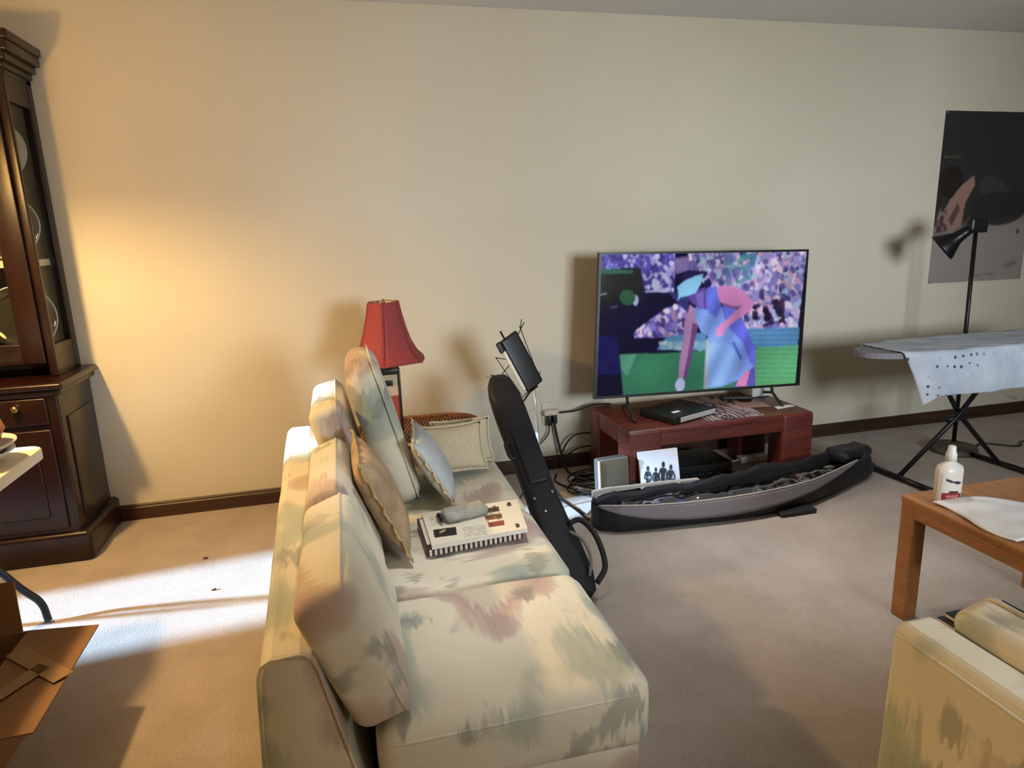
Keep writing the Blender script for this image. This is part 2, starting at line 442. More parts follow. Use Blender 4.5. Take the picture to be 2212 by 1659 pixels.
# ------------------------------------------------------------------ printed pictures (colour per vertex)
def homog(src, dst):
    A = []
    for (x, y), (u, v) in zip(src, dst):
        A.append([x, y, 1, 0, 0, 0, -u * x, -u * y, -u]); A.append([0, 0, 0, x, y, 1, -v * x, -v * y, -v])
    return np.linalg.svd(np.array(A, float))[2][-1].reshape(3, 3)
class Pic:
    """raster w x h whose points are addressed in drawing coordinates given by the four corners TL,TR,BR,BL"""
    def __init__(self, w, h, corners, base):
        self.w, self.h = w, h
        Hm = homog([(0, 0), (1, 0), (1, 1), (0, 1)], corners)
        u, v = np.meshgrid(np.linspace(0, 1, w), np.linspace(0, 1, h))
        q = Hm @ np.stack([u.ravel(), v.ravel(), np.ones(u.size)])
        self.x = (q[0] / q[2]).reshape(h, w); self.y = (q[1] / q[2]).reshape(h, w)
        self.a = np.zeros((h, w, 3)) + np.array(base, float)
        self.rng = np.random.default_rng(5)
    def mask(self, poly):
        x, y = self.x, self.y; inside = np.zeros(x.shape, bool); n = len(poly)
        for i in range(n):
            x0, y0 = poly[i]; x1, y1 = poly[(i + 1) % n]
            if y0 == y1: continue
            c = (y0 > y) != (y1 > y)
            inside ^= c & (x < (x1 - x0) * (y - y0) / (y1 - y0) + x0)
        return inside
    def ell(self, cx, cy_, rx, ry, rot=0):
        dx, dy = self.x - cx, self.y - cy_; c, s = math.cos(R(rot)), math.sin(R(rot))
        return ((dx * c + dy * s) / rx) ** 2 + ((-dx * s + dy * c) / ry) ** 2 < 1
    def fill(self, m, col, alpha=1.0):
        self.a[m] = self.a[m] * (1 - alpha) + np.array(col, float) * alpha
    def poly(self, pts, col, alpha=1.0): self.fill(self.mask(pts), col, alpha)
    def oval(self, cx, cy_, rx, ry, col, rot=0, alpha=1.0): self.fill(self.ell(cx, cy_, rx, ry, rot), col, alpha)
    def blobs(self, region, n, size, cols, alpha=0.9):
        m = self.mask(region); xs = [p[0] for p in region]; ys = [p[1] for p in region]
        for _ in range(n):
            cx, c2 = self.rng.uniform(min(xs), max(xs)), self.rng.uniform(min(ys), max(ys))
            s = self.rng.uniform(0.5, 1.3) * size
            self.fill(m & self.ell(cx, c2, s, s * self.rng.uniform(0.8, 1.7), self.rng.uniform(-40, 40)), cols[self.rng.integers(len(cols))], alpha)
    def blur(self, k=1):
        for _ in range(k):
            p = np.pad(self.a, ((1, 1), (1, 1), (0, 0)), mode='edge')
            self.a = (p[:-2, 1:-1] + p[2:, 1:-1] + p[1:-1, :-2] + p[1:-1, 2:] + 2 * p[1:-1, 1:-1]) / 6
    def noise(self, s):
        self.a += self.rng.normal(0, s, self.a.shape[:2])[..., None]
    def linear(self):
        c = np.clip(self.a, 0, 255) / 255.0
        return np.where(c <= 0.04045, c / 12.92, ((c + 0.055) / 1.055) ** 2.4)
    def panel(self, name, TL, TR, BL, mat, parent=None, curve=None):
        TL, TR, BL = Vector(TL), Vector(TR), Vector(BL)
        w, h = self.w, self.h
        off = Vector((0, 0, 0)); p = parent
        while p is not None:
            off += p.location; p = p.parent
        U = np.linspace(0, 1, w); Vv = np.linspace(0, 1, h)
        uu, vv = np.meshgrid(U, Vv)
        co = (np.array(TL - off)[None, None] + uu[..., None] * np.array(TR - TL) + vv[..., None] * np.array(BL - TL))
        if curve is not None: co = co + curve(uu, vv)
        idx = np.arange(w * h).reshape(h, w)
        f = np.stack([idx[:-1, :-1], idx[1:, :-1], idx[1:, 1:], idx[:-1, 1:]], -1).reshape(-1, 4)
        me = bpy.data.meshes.new(name)
        me.vertices.add(w * h); me.vertices.foreach_set('co', co.ravel())
        me.loops.add(f.size); me.loops.foreach_set('vertex_index', f.ravel().astype(np.int32))
        me.polygons.add(len(f)); me.polygons.foreach_set('loop_start', np.arange(0, f.size, 4, dtype=np.int32))
        me.update(calc_edges=True)
        at = me.color_attributes.new('print', 'FLOAT_COLOR', 'POINT')
        c = np.ones((w * h, 4)); c[:, :3] = self.linear().reshape(-1, 3)
        at.data.foreach_set('color', c.ravel())
        me.materials.append(mat)
        o = bpy.data.objects.new(name, me); COL.objects.link(o)
        if parent is not None: o.parent = parent
        return o

# ================================================================== THE ROOM
T = 0.12
struct(MB().box(X_LEFT - T, X_RIGHT + T, Y_FRONT - T, WALL_Y + T, -0.1, 0).build('floor', 'carpet'))
struct(MB().box(X_LEFT - T, X_RIGHT + T, Y_FRONT - T, WALL_Y + T, CEIL, CEIL + 0.1).build('ceiling', 'ceiling'))
struct(MB().box(X_LEFT - T, X_RIGHT + T, WALL_Y, WALL_Y + T, 0, CEIL).build('wall_back', 'wall'))
struct(MB().box(X_RIGHT, X_RIGHT + T, Y_FRONT, WALL_Y, 0, CEIL).build('wall_right', 'wall'))
# left wall with a tall narrow gap (a patio door standing ajar)
GY0, GY1, GZ1 = 2.04, 2.66, 2.20
w = MB()
w.box(X_LEFT - T, X_LEFT, Y_FRONT, GY0, 0, CEIL); w.box(X_LEFT - T, X_LEFT, GY1, WALL_Y, 0, CEIL); w.box(X_LEFT - T, X_LEFT, GY0, GY1, GZ1, CEIL)
struct(w.build('wall_left', 'wall', merge=False))
# wall behind the camera with a wide window
WX0, WX1, WZ0, WZ1 = 1.4, 2.8, 0.95, 2.15
w = MB()
w.box(X_LEFT - T, WX0, Y_FRONT - T, Y_FRONT, 0, CEIL); w.box(WX1, X_RIGHT + T, Y_FRONT - T, Y_FRONT, 0, CEIL)
w.box(WX0, WX1, Y_FRONT - T, Y_FRONT, 0, WZ0); w.box(WX0, WX1, Y_FRONT - T, Y_FRONT, WZ1, CEIL)
struct(w.build('wall_front', 'wall', merge=False))
w = MB()
for x in (WX0 + 0.025, (WX0 + WX1) / 2, WX1 - 0.025):
    w.box(x - 0.025, x + 0.025, Y_FRONT - 0.09, Y_FRONT - 0.04, WZ0, WZ1)
for z in (WZ0 + 0.025, WZ1 - 0.025):
    w.box(WX0, WX1, Y_FRONT - 0.09, Y_FRONT - 0.04, z - 0.025, z + 0.025)
struct(w.build('window_1', 'white_plastic', merge=False))
w = MB()
for y in (GY0 + 0.015, GY1 - 0.015):
    w.box(X_LEFT - 0.09, X_LEFT - 0.02, y - 0.015, y + 0.015, 0, GZ1)
w.box(X_LEFT - 0.09, X_LEFT - 0.02, GY0, GY1, GZ1 - 0.03, GZ1)
struct(w.build('door_1', 'dark_trim', merge=False))
# added unseen partition behind the camera; its opening shapes the window's light
PX0, PX1, PZ0, PZ1 = 1.10, 3.0, 0.92, 1.92
w = MB()
w.box(X_LEFT, PX0, -0.56, -0.44, 0, CEIL); w.box(PX1, X_RIGHT, -0.56, -0.44, 0, CEIL)
w.box(PX0, PX1, -0.56, -0.44, 0, PZ0); w.box(PX0, PX1, -0.56, -0.44, PZ1, CEIL)
struct(w.build('added_light_partition', 'wall', merge=False))
# dark baseboard with a small bead on top
prof = [(WALL_Y, 0), (WALL_Y - 0.014, 0), (WALL_Y - 0.014, 0.062), (WALL_Y - 0.010, 0.068), (WALL_Y - 0.010, 0.074), (WALL_Y - 0.004, 0.08), (WALL_Y, 0.08)]
struct(MB().prism(prof, X_LEFT, X_RIGHT, 0).build('baseboard_back', 'dark_trim'))
struct(MB().box(X_RIGHT - 0.014, X_RIGHT, Y_FRONT, WALL_Y - 0.014, 0, 0.08).build('baseboard_right', 'dark_trim'))
struct(MB().box(X_LEFT, X_LEFT + 0.014, Y_FRONT, GY0, 0, 0.08).build('baseboard_left', 'dark_trim'))
struct(MB().box(X_LEFT, X_RIGHT, Y_FRONT, Y_FRONT + 0.014, 0, 0.08).build('baseboard_front', 'dark_trim'))

# ================================================================== PENDANT over the folding table (its light falls on the left half of the room)
pen = thing('pendant_lamp', 'amber shaded pendant lamp hanging over the white folding table', 'lamp', (BULB.x, BULB.y, BULB.z - 0.1))
w = MB().lathe([(0.20, -0.068), (0.19, -0.02), (0.15, 0.06), (0.08, 0.12), (0.03, 0.14)], BULB, 32)
w.f = w.f[:-2]; w.smooth = w.smooth[:-2]          # open at the bottom and at the neck
w.build('shade', 'shade_glass', pen)
MB().lathe([(0.03, 0.14), (0.03, 0.19), (0.012, 0.2)], BULB, 16).build('socket', 'brass', pen)
MB().tube([BULB + Vector((0, 0, 0.19)), (BULB.x, BULB.y, CEIL - 0.02)], 0.006, 6).build('chain', 'brass', pen)
MB().lathe([(0.06, -0.02), (0.055, -0.003), (0.02, 0.0)], (BULB.x, BULB.y, CEIL), 20).build('ceiling_plate', 'brass', pen)
for (p_, e_, a_), b_, lab in zip(DOWN, beams, ('added unseen downlight brightening the carpet before the television', 'added unseen downlight brightening the sofa seat')):
    dl = thing('added_downlight', lab, 'lamp', p_, 'added ceiling downlights')
    MB().lathe([(0.085, -0.004), (0.105, -0.004), (0.108, 0.0), (0.085, 0.010)], (p_.x, p_.y, CEIL - 0.01), 36).build('trim_ring', 'white_plastic', dl)
    b_.parent = dl; b_.location = (0, 0, -0.01)
bulb_light.parent = pen; bulb_light.location = (0, 0, 0.1)

# ================================================================== CHINA CABINET
CX0, CX1, CY0, CY1 = -2.36, -1.195, 3.135, 3.538
cab = thing('china_cabinet', 'tall dark cherry china cabinet with glass sides against the wall', 'cabinet', ((CX0 + CX1) / 2, 3.34, 0))
def cabp(name, mb, mat='cabinet', parent=None): return mb.build(name, mat, parent or cab)
w = MB().rbox(((CX0 + CX1) / 2, (CY0 + CY1) / 2 - 0.005, 0.07), (CX1 - CX0 + 0.07, CY1 - CY0 + 0.03, 0.14), 0.022, 3); cabp('plinth', w)
w = MB().rbox(((CX0 + CX1) / 2, (CY0 + CY1) / 2, 0.45), (CX1 - CX0, CY1 - CY0, 0.64), 0.01, 2); cabp('lower_body', w)
w = MB()
w.rbox(((CX0 + CX1) / 2, (CY0 + CY1) / 2 - 0.012, 0.795), (CX1 - CX0 + 0.075, CY1 - CY0 + 0.05, 0.03), 0.012, 3)
w.rbox(((CX0 + CX1) / 2, (CY0 + CY1) / 2 - 0.007, 0.768), (CX1 - CX0 + 0.045, CY1 - CY0 + 0.03, 0.03), 0.012, 3); cabp('waist_moulding', w)
for x0, x1 in ((-2.32, -1.80), (-1.755, -1.235)):
    d = cabp('drawer', MB().rbox(((x0 + x1) / 2, CY0 - 0.006, 0.69), (x1 - x0, 0.02, 0.115), 0.007, 2))
    for kx in (0.25, 0.79):
        MB().lathe([(0.0, -0.0), (0.014, 0.004), (0.016, 0.014), (0.007, 0.022), (0.007, 0.03)], (0, 0, 0), 14, Matrix.Translation((x0 + (x1 - x0) * kx, CY0 - 0.045, 0.712)) @ Matrix.Rotation(R(-90), 4, 'X')).build('knob', 'brass', d)
    d = cabp('door', MB().rbox(((x0 + x1) / 2, CY0 - 0.006, 0.385), (x1 - x0, 0.02, 0.45), 0.007, 2))
    MB().rbox(((x0 + x1) / 2, CY0 - 0.018, 0.385), (x1 - x0 - 0.12, 0.014, 0.33), 0.007, 2).build('raised_panel', 'cabinet', d)
# side panel of the lower body
cabp('side_panel', MB().rbox((CX1 + 0.002, (CY0 + CY1) / 2, 0.42), (0.012, 0.28, 0.45), 0.005, 2))
# upper hutch
UX0, UX1, UY0, UY1, UZ0, UZ1 = -2.33, -1.224, 3.27, 3.54, 0.811, 2.06
cabp('hutch_back', MB().box(UX0, UX1, UY1 - 0.012, UY1, UZ0, UZ1), 'cab_in')
for x in (UX0, UX1 - 0.032):
    cabp('corner_post', MB().rbox((x + 0.016, UY0 + 0.012, (UZ0 + UZ1) / 2), (0.032, 0.024, UZ1 - UZ0), 0.006, 2))
    cabp('rear_post', MB().rbox((x + 0.016, UY1 - 0.028, (UZ0 + UZ1) / 2), (0.032, 0.045, UZ1 - UZ0), 0.006, 2))
    cabp('side_rail', MB().box(x, x + 0.03, UY0 + 0.02, UY1 - 0.045, UZ0, UZ0 + 0.135))
    cabp('side_rail', MB().box(x, x + 0.03, UY0 + 0.02, UY1 - 0.045, UZ1 - 0.12, UZ1))
    cabp('side_pane', MB().box(x + 0.012, x + 0.016, UY0 + 0.02, UY1 - 0.045, UZ0 + 0.13, UZ1 - 0.115), 'glass')
cabp('hutch_floor', MB().box(UX0 + 0.02, UX1 - 0.02, UY0 + 0.01, UY1 - 0.012, UZ0 + 0.06, UZ0 + 0.08))
cabp('hutch_roof', MB().box(UX0, UX1, UY0, UY1, UZ1 - 0.02, UZ1))
for z in (1.295, 1.60):
    cabp('shelf', MB().box(UX0 + 0.034, UX1 - 0.034, UY0 + 0.05, UY1 - 0.014, z - 0.014, z + 0.014), 'ivory' if z < 1.5 else 'cabinet')
for x0, x1 in ((UX0 + 0.035, -1.79), (-1.77, UX1 - 0.035)):
    d = cabp('glass_door', MB().rbox((x0 + 0.045, UY0 + 0.005, 1.44), (0.09, 0.026, 1.14), 0.006, 2).rbox((x1 - 0.045, UY0 + 0.005, 1.44), (0.09, 0.026, 1.14), 0.006, 2)
             .rbox(((x0 + x1) / 2, UY0 + 0.005, 0.915), (x1 - x0 - 0.17, 0.026, 0.09), 0.006, 2).rbox(((x0 + x1) / 2, UY0 + 0.005, 1.965), (x1 - x0 - 0.17, 0.026, 0.09), 0.006, 2))
    MB().box(x0 + 0.085, x1 - 0.085, UY0 + 0.003, UY0 + 0.007, 0.955, 1.925).build('door_pane', 'glass', d)
w = MB()
for k, (g, z0, z1) in enumerate(((0.012, 2.06, 2.09), (0.03, 2.085, 2.12), (0.05, 2.115, 2.16), (0.06, 2.155, 2.19))):
    w.rbox(((UX0 + UX1) / 2, (UY0 + UY1) / 2 - g / 2, (z0 + z1) / 2), (UX1 - UX0 + 2 * g, UY1 - UY0 + g, z1 - z0), 0.006, 2)
cabp('crown_moulding', w)
# dishes standing upright inside
for (px, z, r, mat, lab) in ((-1.392, 1.614, 0.14, 'ivory', 'plate upright on the top shelf of the china cabinet, cream for the lit interior'),  # ivory colour stands in for the brightly lit top compartment
                             (-1.388, 1.309, 0.135, 'plate_glass', 'clear glass plate standing on the pale middle shelf of the china cabinet'),
                             (-1.400, 0.891, 0.15, 'plate_glass', 'clear glass plate standing on the floor of the china cabinet hutch')):
    mt = Matrix.Translation((px, UY1 - 0.075, z + r * math.cos(R(12)) + 0.006)) @ Matrix.Rotation(R(78), 4, 'X')
    pl_ = thing('display_plate', lab, 'plate', (px, UY1 - 0.075, z), 'plates on show in the china cabinet')
    MB().lathe([(0.0, 0.0), (r * 0.55, 0.0), (r * 0.72, 0.006), (r, 0.022), (r, 0.027), (r * 0.7, 0.011), (r * 0.5, 0.005), (0, 0.005)], (0, 0, 0), 40, mt).build('dish', mat, pl_)
    MB().tube([mt @ Vector((r * math.cos(R(9 * k)), r * math.sin(R(9 * k)), 0.0245)) for k in range(40)], 0.0032, 6, closed=True).build('rim', 'white_plastic', pl_)  # opaque white rim paints the highlight along the plate edge
gp = [(0.0, 0), (0.03, 0.0), (0.03, 0.004), (0.005, 0.01), (0.005, 0.06), (0.028, 0.085), (0.034, 0.12), (0.031, 0.15), (0.029, 0.15), (0.031, 0.12), (0.024, 0.088), (0.0, 0.07)]
for (x, y, lab) in ((-1.285, 3.36, 'stemmed glass beside the side pane low in the china cabinet'), (-1.52, 3.37, 'stemmed glass left of the low glass plate in the china cabinet')):
    tag(MB().lathe(gp, (x, y, 0.891), 20).build('wine_glass', 'plate_glass'), lab, 'glass', 'stemmed glasses in the china cabinet')

# ================================================================== WHITE FOLDING TABLE with bowl and plates
ft = thing('folding_table', 'white plastic folding table with bent dark metal legs', 'table', (-1.42, 1.6, 0))
TZ = 0.725
w = MB()
poly = []
for (cx_, cy_, a0) in ((-1.04, 2.40, 0), (-1.74, 2.40, 90), (-1.74, 0.66, 180), (-1.04, 0.66, 270)):
    poly += [(p[0], p[1]) for p in arc((cx_, cy_, 0), 0.05, a0, a0 + 90, 6)]
w.prism(poly, TZ - 0.04, TZ, 2)
tt = w.build('table_top', 'tabletop', ft)
bv = tt.modifiers.new('rounded_edge', 'BEVEL'); bv.width = 0.008; bv.segments = 2; bv.limit_method = 'ANGLE'
for yy, foot in ((2.40, 2.60), (0.75, 0.55)):
    for s, xx in ((1, -1.27), (-1, -1.53)):
        MB().tube(smooth_path([(xx, yy - (0.05 if yy > 1 else -0.05), TZ - 0.045), (xx + s * 0.0, yy, 0.48), (xx + s * 0.055, (yy + foot) / 2 + 0.05, 0.2), (xx + s * 0.10, foot, 0.09), (xx + s * 0.115, foot, 0.012)], 6), 0.013, 10).build('leg', 'black_metal', ft)
    MB().tube([(-1.27, yy, 0.48), (-1.53, yy, 0.48)], 0.010, 8).build('crossbar', 'black_metal', ft)
PX, PY = -1.135, 2.26
for k, lab in enumerate(('lower of two white plates under the orange bowl', 'upper of two white plates under the orange bowl')):
    z = TZ + 0.001 + k * 0.022
    o = MB().lathe([(0, 0), (0.075, 0), (0.105, 0.026), (0.128, 0.040), (0.128, 0.045), (0.10, 0.032), (0.07, 0.006), (0, 0.006)], (PX + 0.004 * k, PY + 0.01 * k, z), 40).build('dinner_plate', 'white_plastic')
    tag(o, lab, 'plate', 'white plates on the folding table')
bw = thing('ceramic_bowl', 'round orange and rust bowl at the left edge of the frame', 'bowl', (PX, PY, TZ + 0.03))
MB().lathe([(0, 0), (0.05, 0.0), (0.09, 0.03), (0.112, 0.075), (0.112, 0.08), (0.0, 0.02)], (PX, PY, TZ + 0.03), 36).build('body', 'orange_dark', bw)
MB().lathe([(0.113, 0.075), (0.10, 0.12), (0.07, 0.15), (0.03, 0.165), (0, 0.168)], (PX, PY, TZ + 0.03), 36).build('lid', 'orange', bw)

# ================================================================== CARDBOARD BOX
cb = thing('cardboard_box', 'open brown cardboard box with taped flaps under the folding table', 'box', (-1.19, 1.86, 0))
bx0, bx1, by0, by1, bz = -1.40, -0.985, 1.60, 2.10, 0.25
w = MB(); t_ = 0.006
w.box(bx0, bx1, by0, by1, 0, t_); w.box(bx0, bx0 + t_, by0, by1, t_, bz); w.box(bx1 - t_, bx1, by0, by1, t_, bz)
w.box(bx0 + t_, bx1 - t_, by0, by0 + t_, t_, bz); w.box(bx0 + t_, bx1 - t_, by1 - t_, by1, t_, bz)
w.build('carton', 'card', cb, merge=False)
def flap(p, q, d, name='flap'):
    p, q, d = Vector(p), Vector(q), Vector(d); n_ = (q - p).cross(d).normalized() * 0.004
    ins = (q - p).normalized() * 0.02
    vs = [p, q, q + d - ins, p + d + ins]
    vs = vs + [v + n_ for v in vs]
    return MB().add(vs, [(0, 1, 2, 3), (7, 6, 5, 4), (0, 4, 5, 1), (1, 5, 6, 2), (2, 6, 7, 3), (3, 7, 4, 0)]).build(name, 'card', cb)
f1 = flap((bx1, by0, bz), (bx1, by1, bz), (0.20, -0.03, 0.012))
flap((bx1 - 0.02, by1, bz), (bx0, by1, bz), (0, 0.05, 0.14))
flap((bx0, by1, bz), (bx0, by0, bz), (-0.16, 0, 0.05))
flap((bx0, by0, bz), (bx1, by0, bz), (0, -0.17, -0.06))
def tape_on(x0, y0, x1, y1, wd):
    a = Vector((x0, y0, 0)); b = Vector((x1, y1, 0)); n_ = Vector((-(b - a).y, (b - a).x, 0)).normalized() * wd / 2
    def zz(p): return bz + 0.012 * (p.x - bx1) / 0.20 + 0.0062
    vs = [a - n_, b - n_ * 0.4, b + n_ * 1.6, a + n_]
    vs = [Vector((p.x, p.y, zz(p))) for p in vs]
    MB().add(vs + [v - Vector((0, 0, 0.0012)) for v in vs], [(0, 1, 2, 3), (7, 6, 5, 4), (0, 4, 5, 1), (1, 5, 6, 2), (2, 6, 7, 3), (3, 7, 4, 0)]).build('tape_strip', 'tape', f1)
tape_on(-0.975, 1.98, -0.80, 1.78, 0.05); tape_on(-0.965, 1.72, -0.85, 1.86, 0.05)

# ================================================================== SOFA
def piping(mb_path, parent, mat='fabric', r=0.004):
    return MB().tube(mb_path, r, 6, closed=True).build('piping', mat, parent)
def rrect(x0, x1, y0, y1, z, r, n=4):
    out = []
    for (a, b, s) in ((x1 - r, y1 - r, 0), (x0 + r, y1 - r, 90), (x0 + r, y0 + r, 180), (x1 - r, y0 + r, 270)):
        out += arc((a, b, z), r, s, s + 90, n)
    return out
sofa = thing('sofa', 'low armless three seat sofa in pastel watercolour fabric', 'sofa', (0.17, 1.95, 0))
# back frame: wedge with rounded top, plump fabric cover
def back_section(t):
    y = 1.155 + 1.595 * t
    dx = -0.055 * t
    return [(-0.232 + dx * 0.3, 0.03), (-0.205 + dx, 0.59), (-0.198 + dx, 0.612), (-0.18 + dx, 0.622), (-0.13 + dx * 0.7, 0.622), (-0.11 + dx * .7, 0.612), (-0.10 + dx * .7, 0.59), (-0.02, 0.22), (-0.015, 0.03)], y
w = MB(); nS = 24; vs = []; fs = []
for i in range(nS + 1):
    pr, y = back_section(i / nS)
    for (x, z) in pr: vs.append((x + 0.004 * noise.noise(Vector((x * 5, y * 4, z * 5))), y, z))
npf = 9
for i in range(nS):
    for k in range(npf):
        fs.append((i * npf + k, i * npf + (k + 1) % npf, (i + 1) * npf + (k + 1) % npf, (i + 1) * npf + k))
fs.append(tuple(range(npf))); fs.append(tuple(reversed(range(nS * npf, (nS + 1) * npf))))
w.add(vs, fs, False)
bf = w.build('back_frame', 'fabric2', sofa)
bv = bf.modifiers.new('rounded_edge', 'BEVEL'); bv.width = 0.012; bv.segments = 3; bv.limit_method = 'ANGLE'; bv.angle_limit = R(40)
pr, y = back_section(0)
MB().tube([(x * 1.005 - 0.0005, y - 0.002, z) for x, z in pr], 0.0035, 6, closed=False).build('piping', 'fabric2', bf)
w = MB().rbox((0.275, 1.935, 0.145), (0.565, 1.55, 0.23), 0.02, 3, 4); w.build('base', 'fabric3', sofa)
for fx in (0.04, 0.51):
    for fy in (1.22, 2.65):
        MB().box(fx - 0.025, fx + 0.025, fy - 0.025, fy + 0.025, 0, 0.035).build('foot', 'dark_trim', sofa)
for (y0, y1, dz, mt) in ((1.15, 1.668, 0.0, 'fabric'), (1.672, 2.163, -0.004, 'fabric3'), (2.167, 2.715, -0.004, 'fabric2')):
    zc = 0.335 + dz
    c = MB().rbox((0.287, (y0 + y1) / 2, zc), (0.585, y1 - y0, 0.168), 0.042, 4, 8, (0.01, 0.012, 0.10), wob=0.005, wsc=5).build('seat_cushion', mt, sofa)
    piping(rrect(-0.003, 0.577, y0 + 0.002, y1 - 0.002, zc + 0.056, 0.045), c, mt, 0.0042)
# fold of cloth at the near front corner of the first cushion
# loose back cushions leaning on the frame
def lean_cushion(name, cx_, y0, y1, z0, L, th, ang, mt, parent, wob=0.006, rz=0, r=0.034, pf=0.10):
    mtx = Matrix.Translation((cx_, (y0 + y1) / 2, z0)) @ Matrix.Rotation(R(rz), 4, 'Z') @ Matrix.Rotation(R(-ang), 4, 'Y')
    o = MB().rbox((0, 0, L / 2), (th, y1 - y0, L), r, 4, 7, (pf, 0.01, 0.02), mat=mtx, wob=wob, wsc=5).build(name, mt, parent)
    path = []
    hw = (y1 - y0) / 2 - 0.004
    for (a, b, s) in ((hw - r, L - r, 0), (-hw + r, L - r, 90), (-hw + r, r, 180), (hw - r, r, 270)):
        path += [mtx @ Vector((th * 0.33, p[0], p[1])) for p in arc((a, b, 0), r, s, s + 90, 4)]
    MB().tube(path, 0.0042, 6, closed=True).build('piping', mt, o)
    return o
lean_cushion('back_cushion', 0.020, 1.165, 1.68, 0.425, 0.315, 0.125, 20, 'fabric3', sofa)
lean_cushion('back_cushion', 0.010, 1.685, 2.19, 0.43, 0.305, 0.115, 20, 'fabric', sofa)
lean_cushion('back_cushion', -0.005, 2.235, 2.70, 0.45, 0.37, 0.115, 13, 'fabric2', sofa)
# back cushion pulled out and stood on end
sc = lean_cushion('loose_back_cushion', 0.172, 2.27, 2.66, 0.418, 0.545, 0.125, 14.5, 'fabric2', None, r=0.058, pf=0.06)
sc.data.transform(Matrix.Translation((-0.1, -2.47, -0.418))); sc.location = (0.1, 2.47, 0.418)
sc.children[0].data.transform(Matrix.Translation((-0.1, -2.47, -0.418)))
sc['label'] = 'pale back cushion stood on end, tallest cushion on the sofa'; sc['category'] = 'cushion'

# throw pillows
def pillow(name, label, mtx, wd, ht, th, cloth, trim, seed=0, group='throw pillows on the sofa'):
    root_loc = mtx.translation.copy()
    t = thing(name, label, 'pillow', root_loc, group)
    n = 16
    def edge(u, v):
        a, b = 2 * u - 1, 2 * v - 1
        k = 0.10
        return (a * (1 - k * (1 - b * b) * abs(a) ** 3), b * (1 - k * (1 - a * a) * abs(b) ** 3))
    def surf(s):
        def fn(u, v):
            a, b = 2 * u - 1, 2 * v - 1; x, y = edge(u, v)
            hgt = th / 2 * ((1 - abs(a) ** 2.6) * (1 - abs(b) ** 2.6)) ** 0.55
            wr = 0.006 * noise.noise(Vector((x * 3 + seed, y * 3, s))) * (1 - a * a) * (1 - b * b)
            return (x * wd / 2, s * hgt + wr, ht / 2 + y * ht / 2)
        return fn
    m = MB(); m.grid(surf(1), n, n, mat=mtx); m.grid(surf(-1), n, n, mat=mtx)
    m.build('cover', cloth, t)
    # ruffled edging
    per = [(k / 24, 0) for k in range(24)] + [(1, k / 24) for k in range(24)] + [(1 - k / 24, 1) for k in range(24)] + [(0, 1 - k / 24) for k in range(24)]
    vs = []; fs = []
    for k, (u, v) in enumerate(per):
        x, y = edge(u, v); ox, oy = (2 * u - 1), (2 * v - 1)
        l = math.hypot(ox, oy); wob = 0.004 * math.sin(k * 1.35 + seed) + 0.002 * math.sin(k * 3.1)
        vs.append(mtx @ Vector((x * wd / 2 * 0.985, 0.003, ht / 2 + y * ht / 2 * 0.985)))
        vs.append(mtx @ Vector((x * wd / 2 + ox / l * 0.010, wob, ht / 2 + y * ht / 2 + oy / l * 0.010)))
    for k in range(96):
        j = (k + 1) % 96
        fs.append((2 * k, 2 * k + 1, 2 * j + 1, 2 * j))
    MB().add(vs, fs, True).build('ruffle', trim, t, solid=0.004)
    return t
def frame_mtx(base, up_v, face):
    """local z = up_v, local y = face"""
    zv = Vector(up_v).normalized(); yv = Vector(face); yv = (yv - zv * yv.dot(zv)).normalized(); xv = yv.cross(zv)
    m = Matrix((xv, yv, zv)).transposed().to_4x4(); m.translation = Vector(base)
    return m
pillow('throw_pillow', 'tan throw pillow leaning on the sofa back beside the books', frame_mtx((0.128, 1.99, 0.442), (-0.42, 0.0, 1), (1, 0.02, 0.3)), 0.36, 0.33, 0.10, 'tan', 'pillow_trim', 1)
pillow('throw_pillow', 'pale grey throw pillow leaning against the upright sofa cushion', frame_mtx((0.335, 2.325, 0.442), (-0.56, 0.03, 1), (1, -0.10, 0.3)), 0.32, 0.27, 0.085, 'pillow_blue', 'pillow', 2)
pillow('throw_pillow', 'cream square throw pillow facing the camera at the sofa end', frame_mtx((0.385, 2.505, 0.440), (-0.03, 0.42, 1), (0.02, -1, 0.3)), 0.25, 0.190, 0.075, 'pillow', 'pillow', 3)
pillow('throw_pillow', 'cream throw pillow mostly hidden behind the square one at the sofa end', frame_mtx((0.435, 2.60, 0.440), (-0.02, 0.36, 1), (0.12, -1, 0.3)), 0.25, 0.178, 0.07, 'pillow', 'pillow', 4)

# ================================================================== BOOKS on the middle seat
nb = thing('spiral_notebook', 'dark comb bound notebook under the printed booklet on the sofa', 'book', (0.34, 1.96, 0.425))
def quad_slab(p4, z0, z1):
    vs = [(x, y, z0) for x, y in p4] + [(x, y, z1) for x, y in p4]
    return MB().add(vs, [(3, 2, 1, 0), (4, 5, 6, 7), (0, 1, 5, 4), (1, 2, 6, 5), (2, 3, 7, 6), (3, 0, 4, 7)])
NBQ = [(0.180, 1.845), (0.484, 1.875), (0.505, 2.085), (0.178, 2.075)]
quad_slab(NBQ, 0.428, 0.452).build('cover', 'maroon', nb)
quad_slab([(0.186, 1.875), (0.476, 1.903), (0.50, 2.08), (0.184, 2.068)], 0.432, 0.4525).build('pages', 'paper', nb)
A, B = Vector((0.184, 1.845, 0.44)), Vector((0.480, 1.874, 0.44))
for k in range(19):
    p = A.lerp(B, (k + 0.5) / 19)
    d = (B - A).normalized() * 0.0045
    w = MB().rbox((0, 0, 0), (0.0092, 0.010, 0.019), 0.004, 2, mat=Matrix.Translation(p + Vector((0, -0.003, 0))))
    w.build('binding_tooth', 'white_plastic', nb)
bk = thing('printed_booklet', 'white printed booklet with photographs on top of the notebook', 'book', (0.35, 1.96, 0.455))
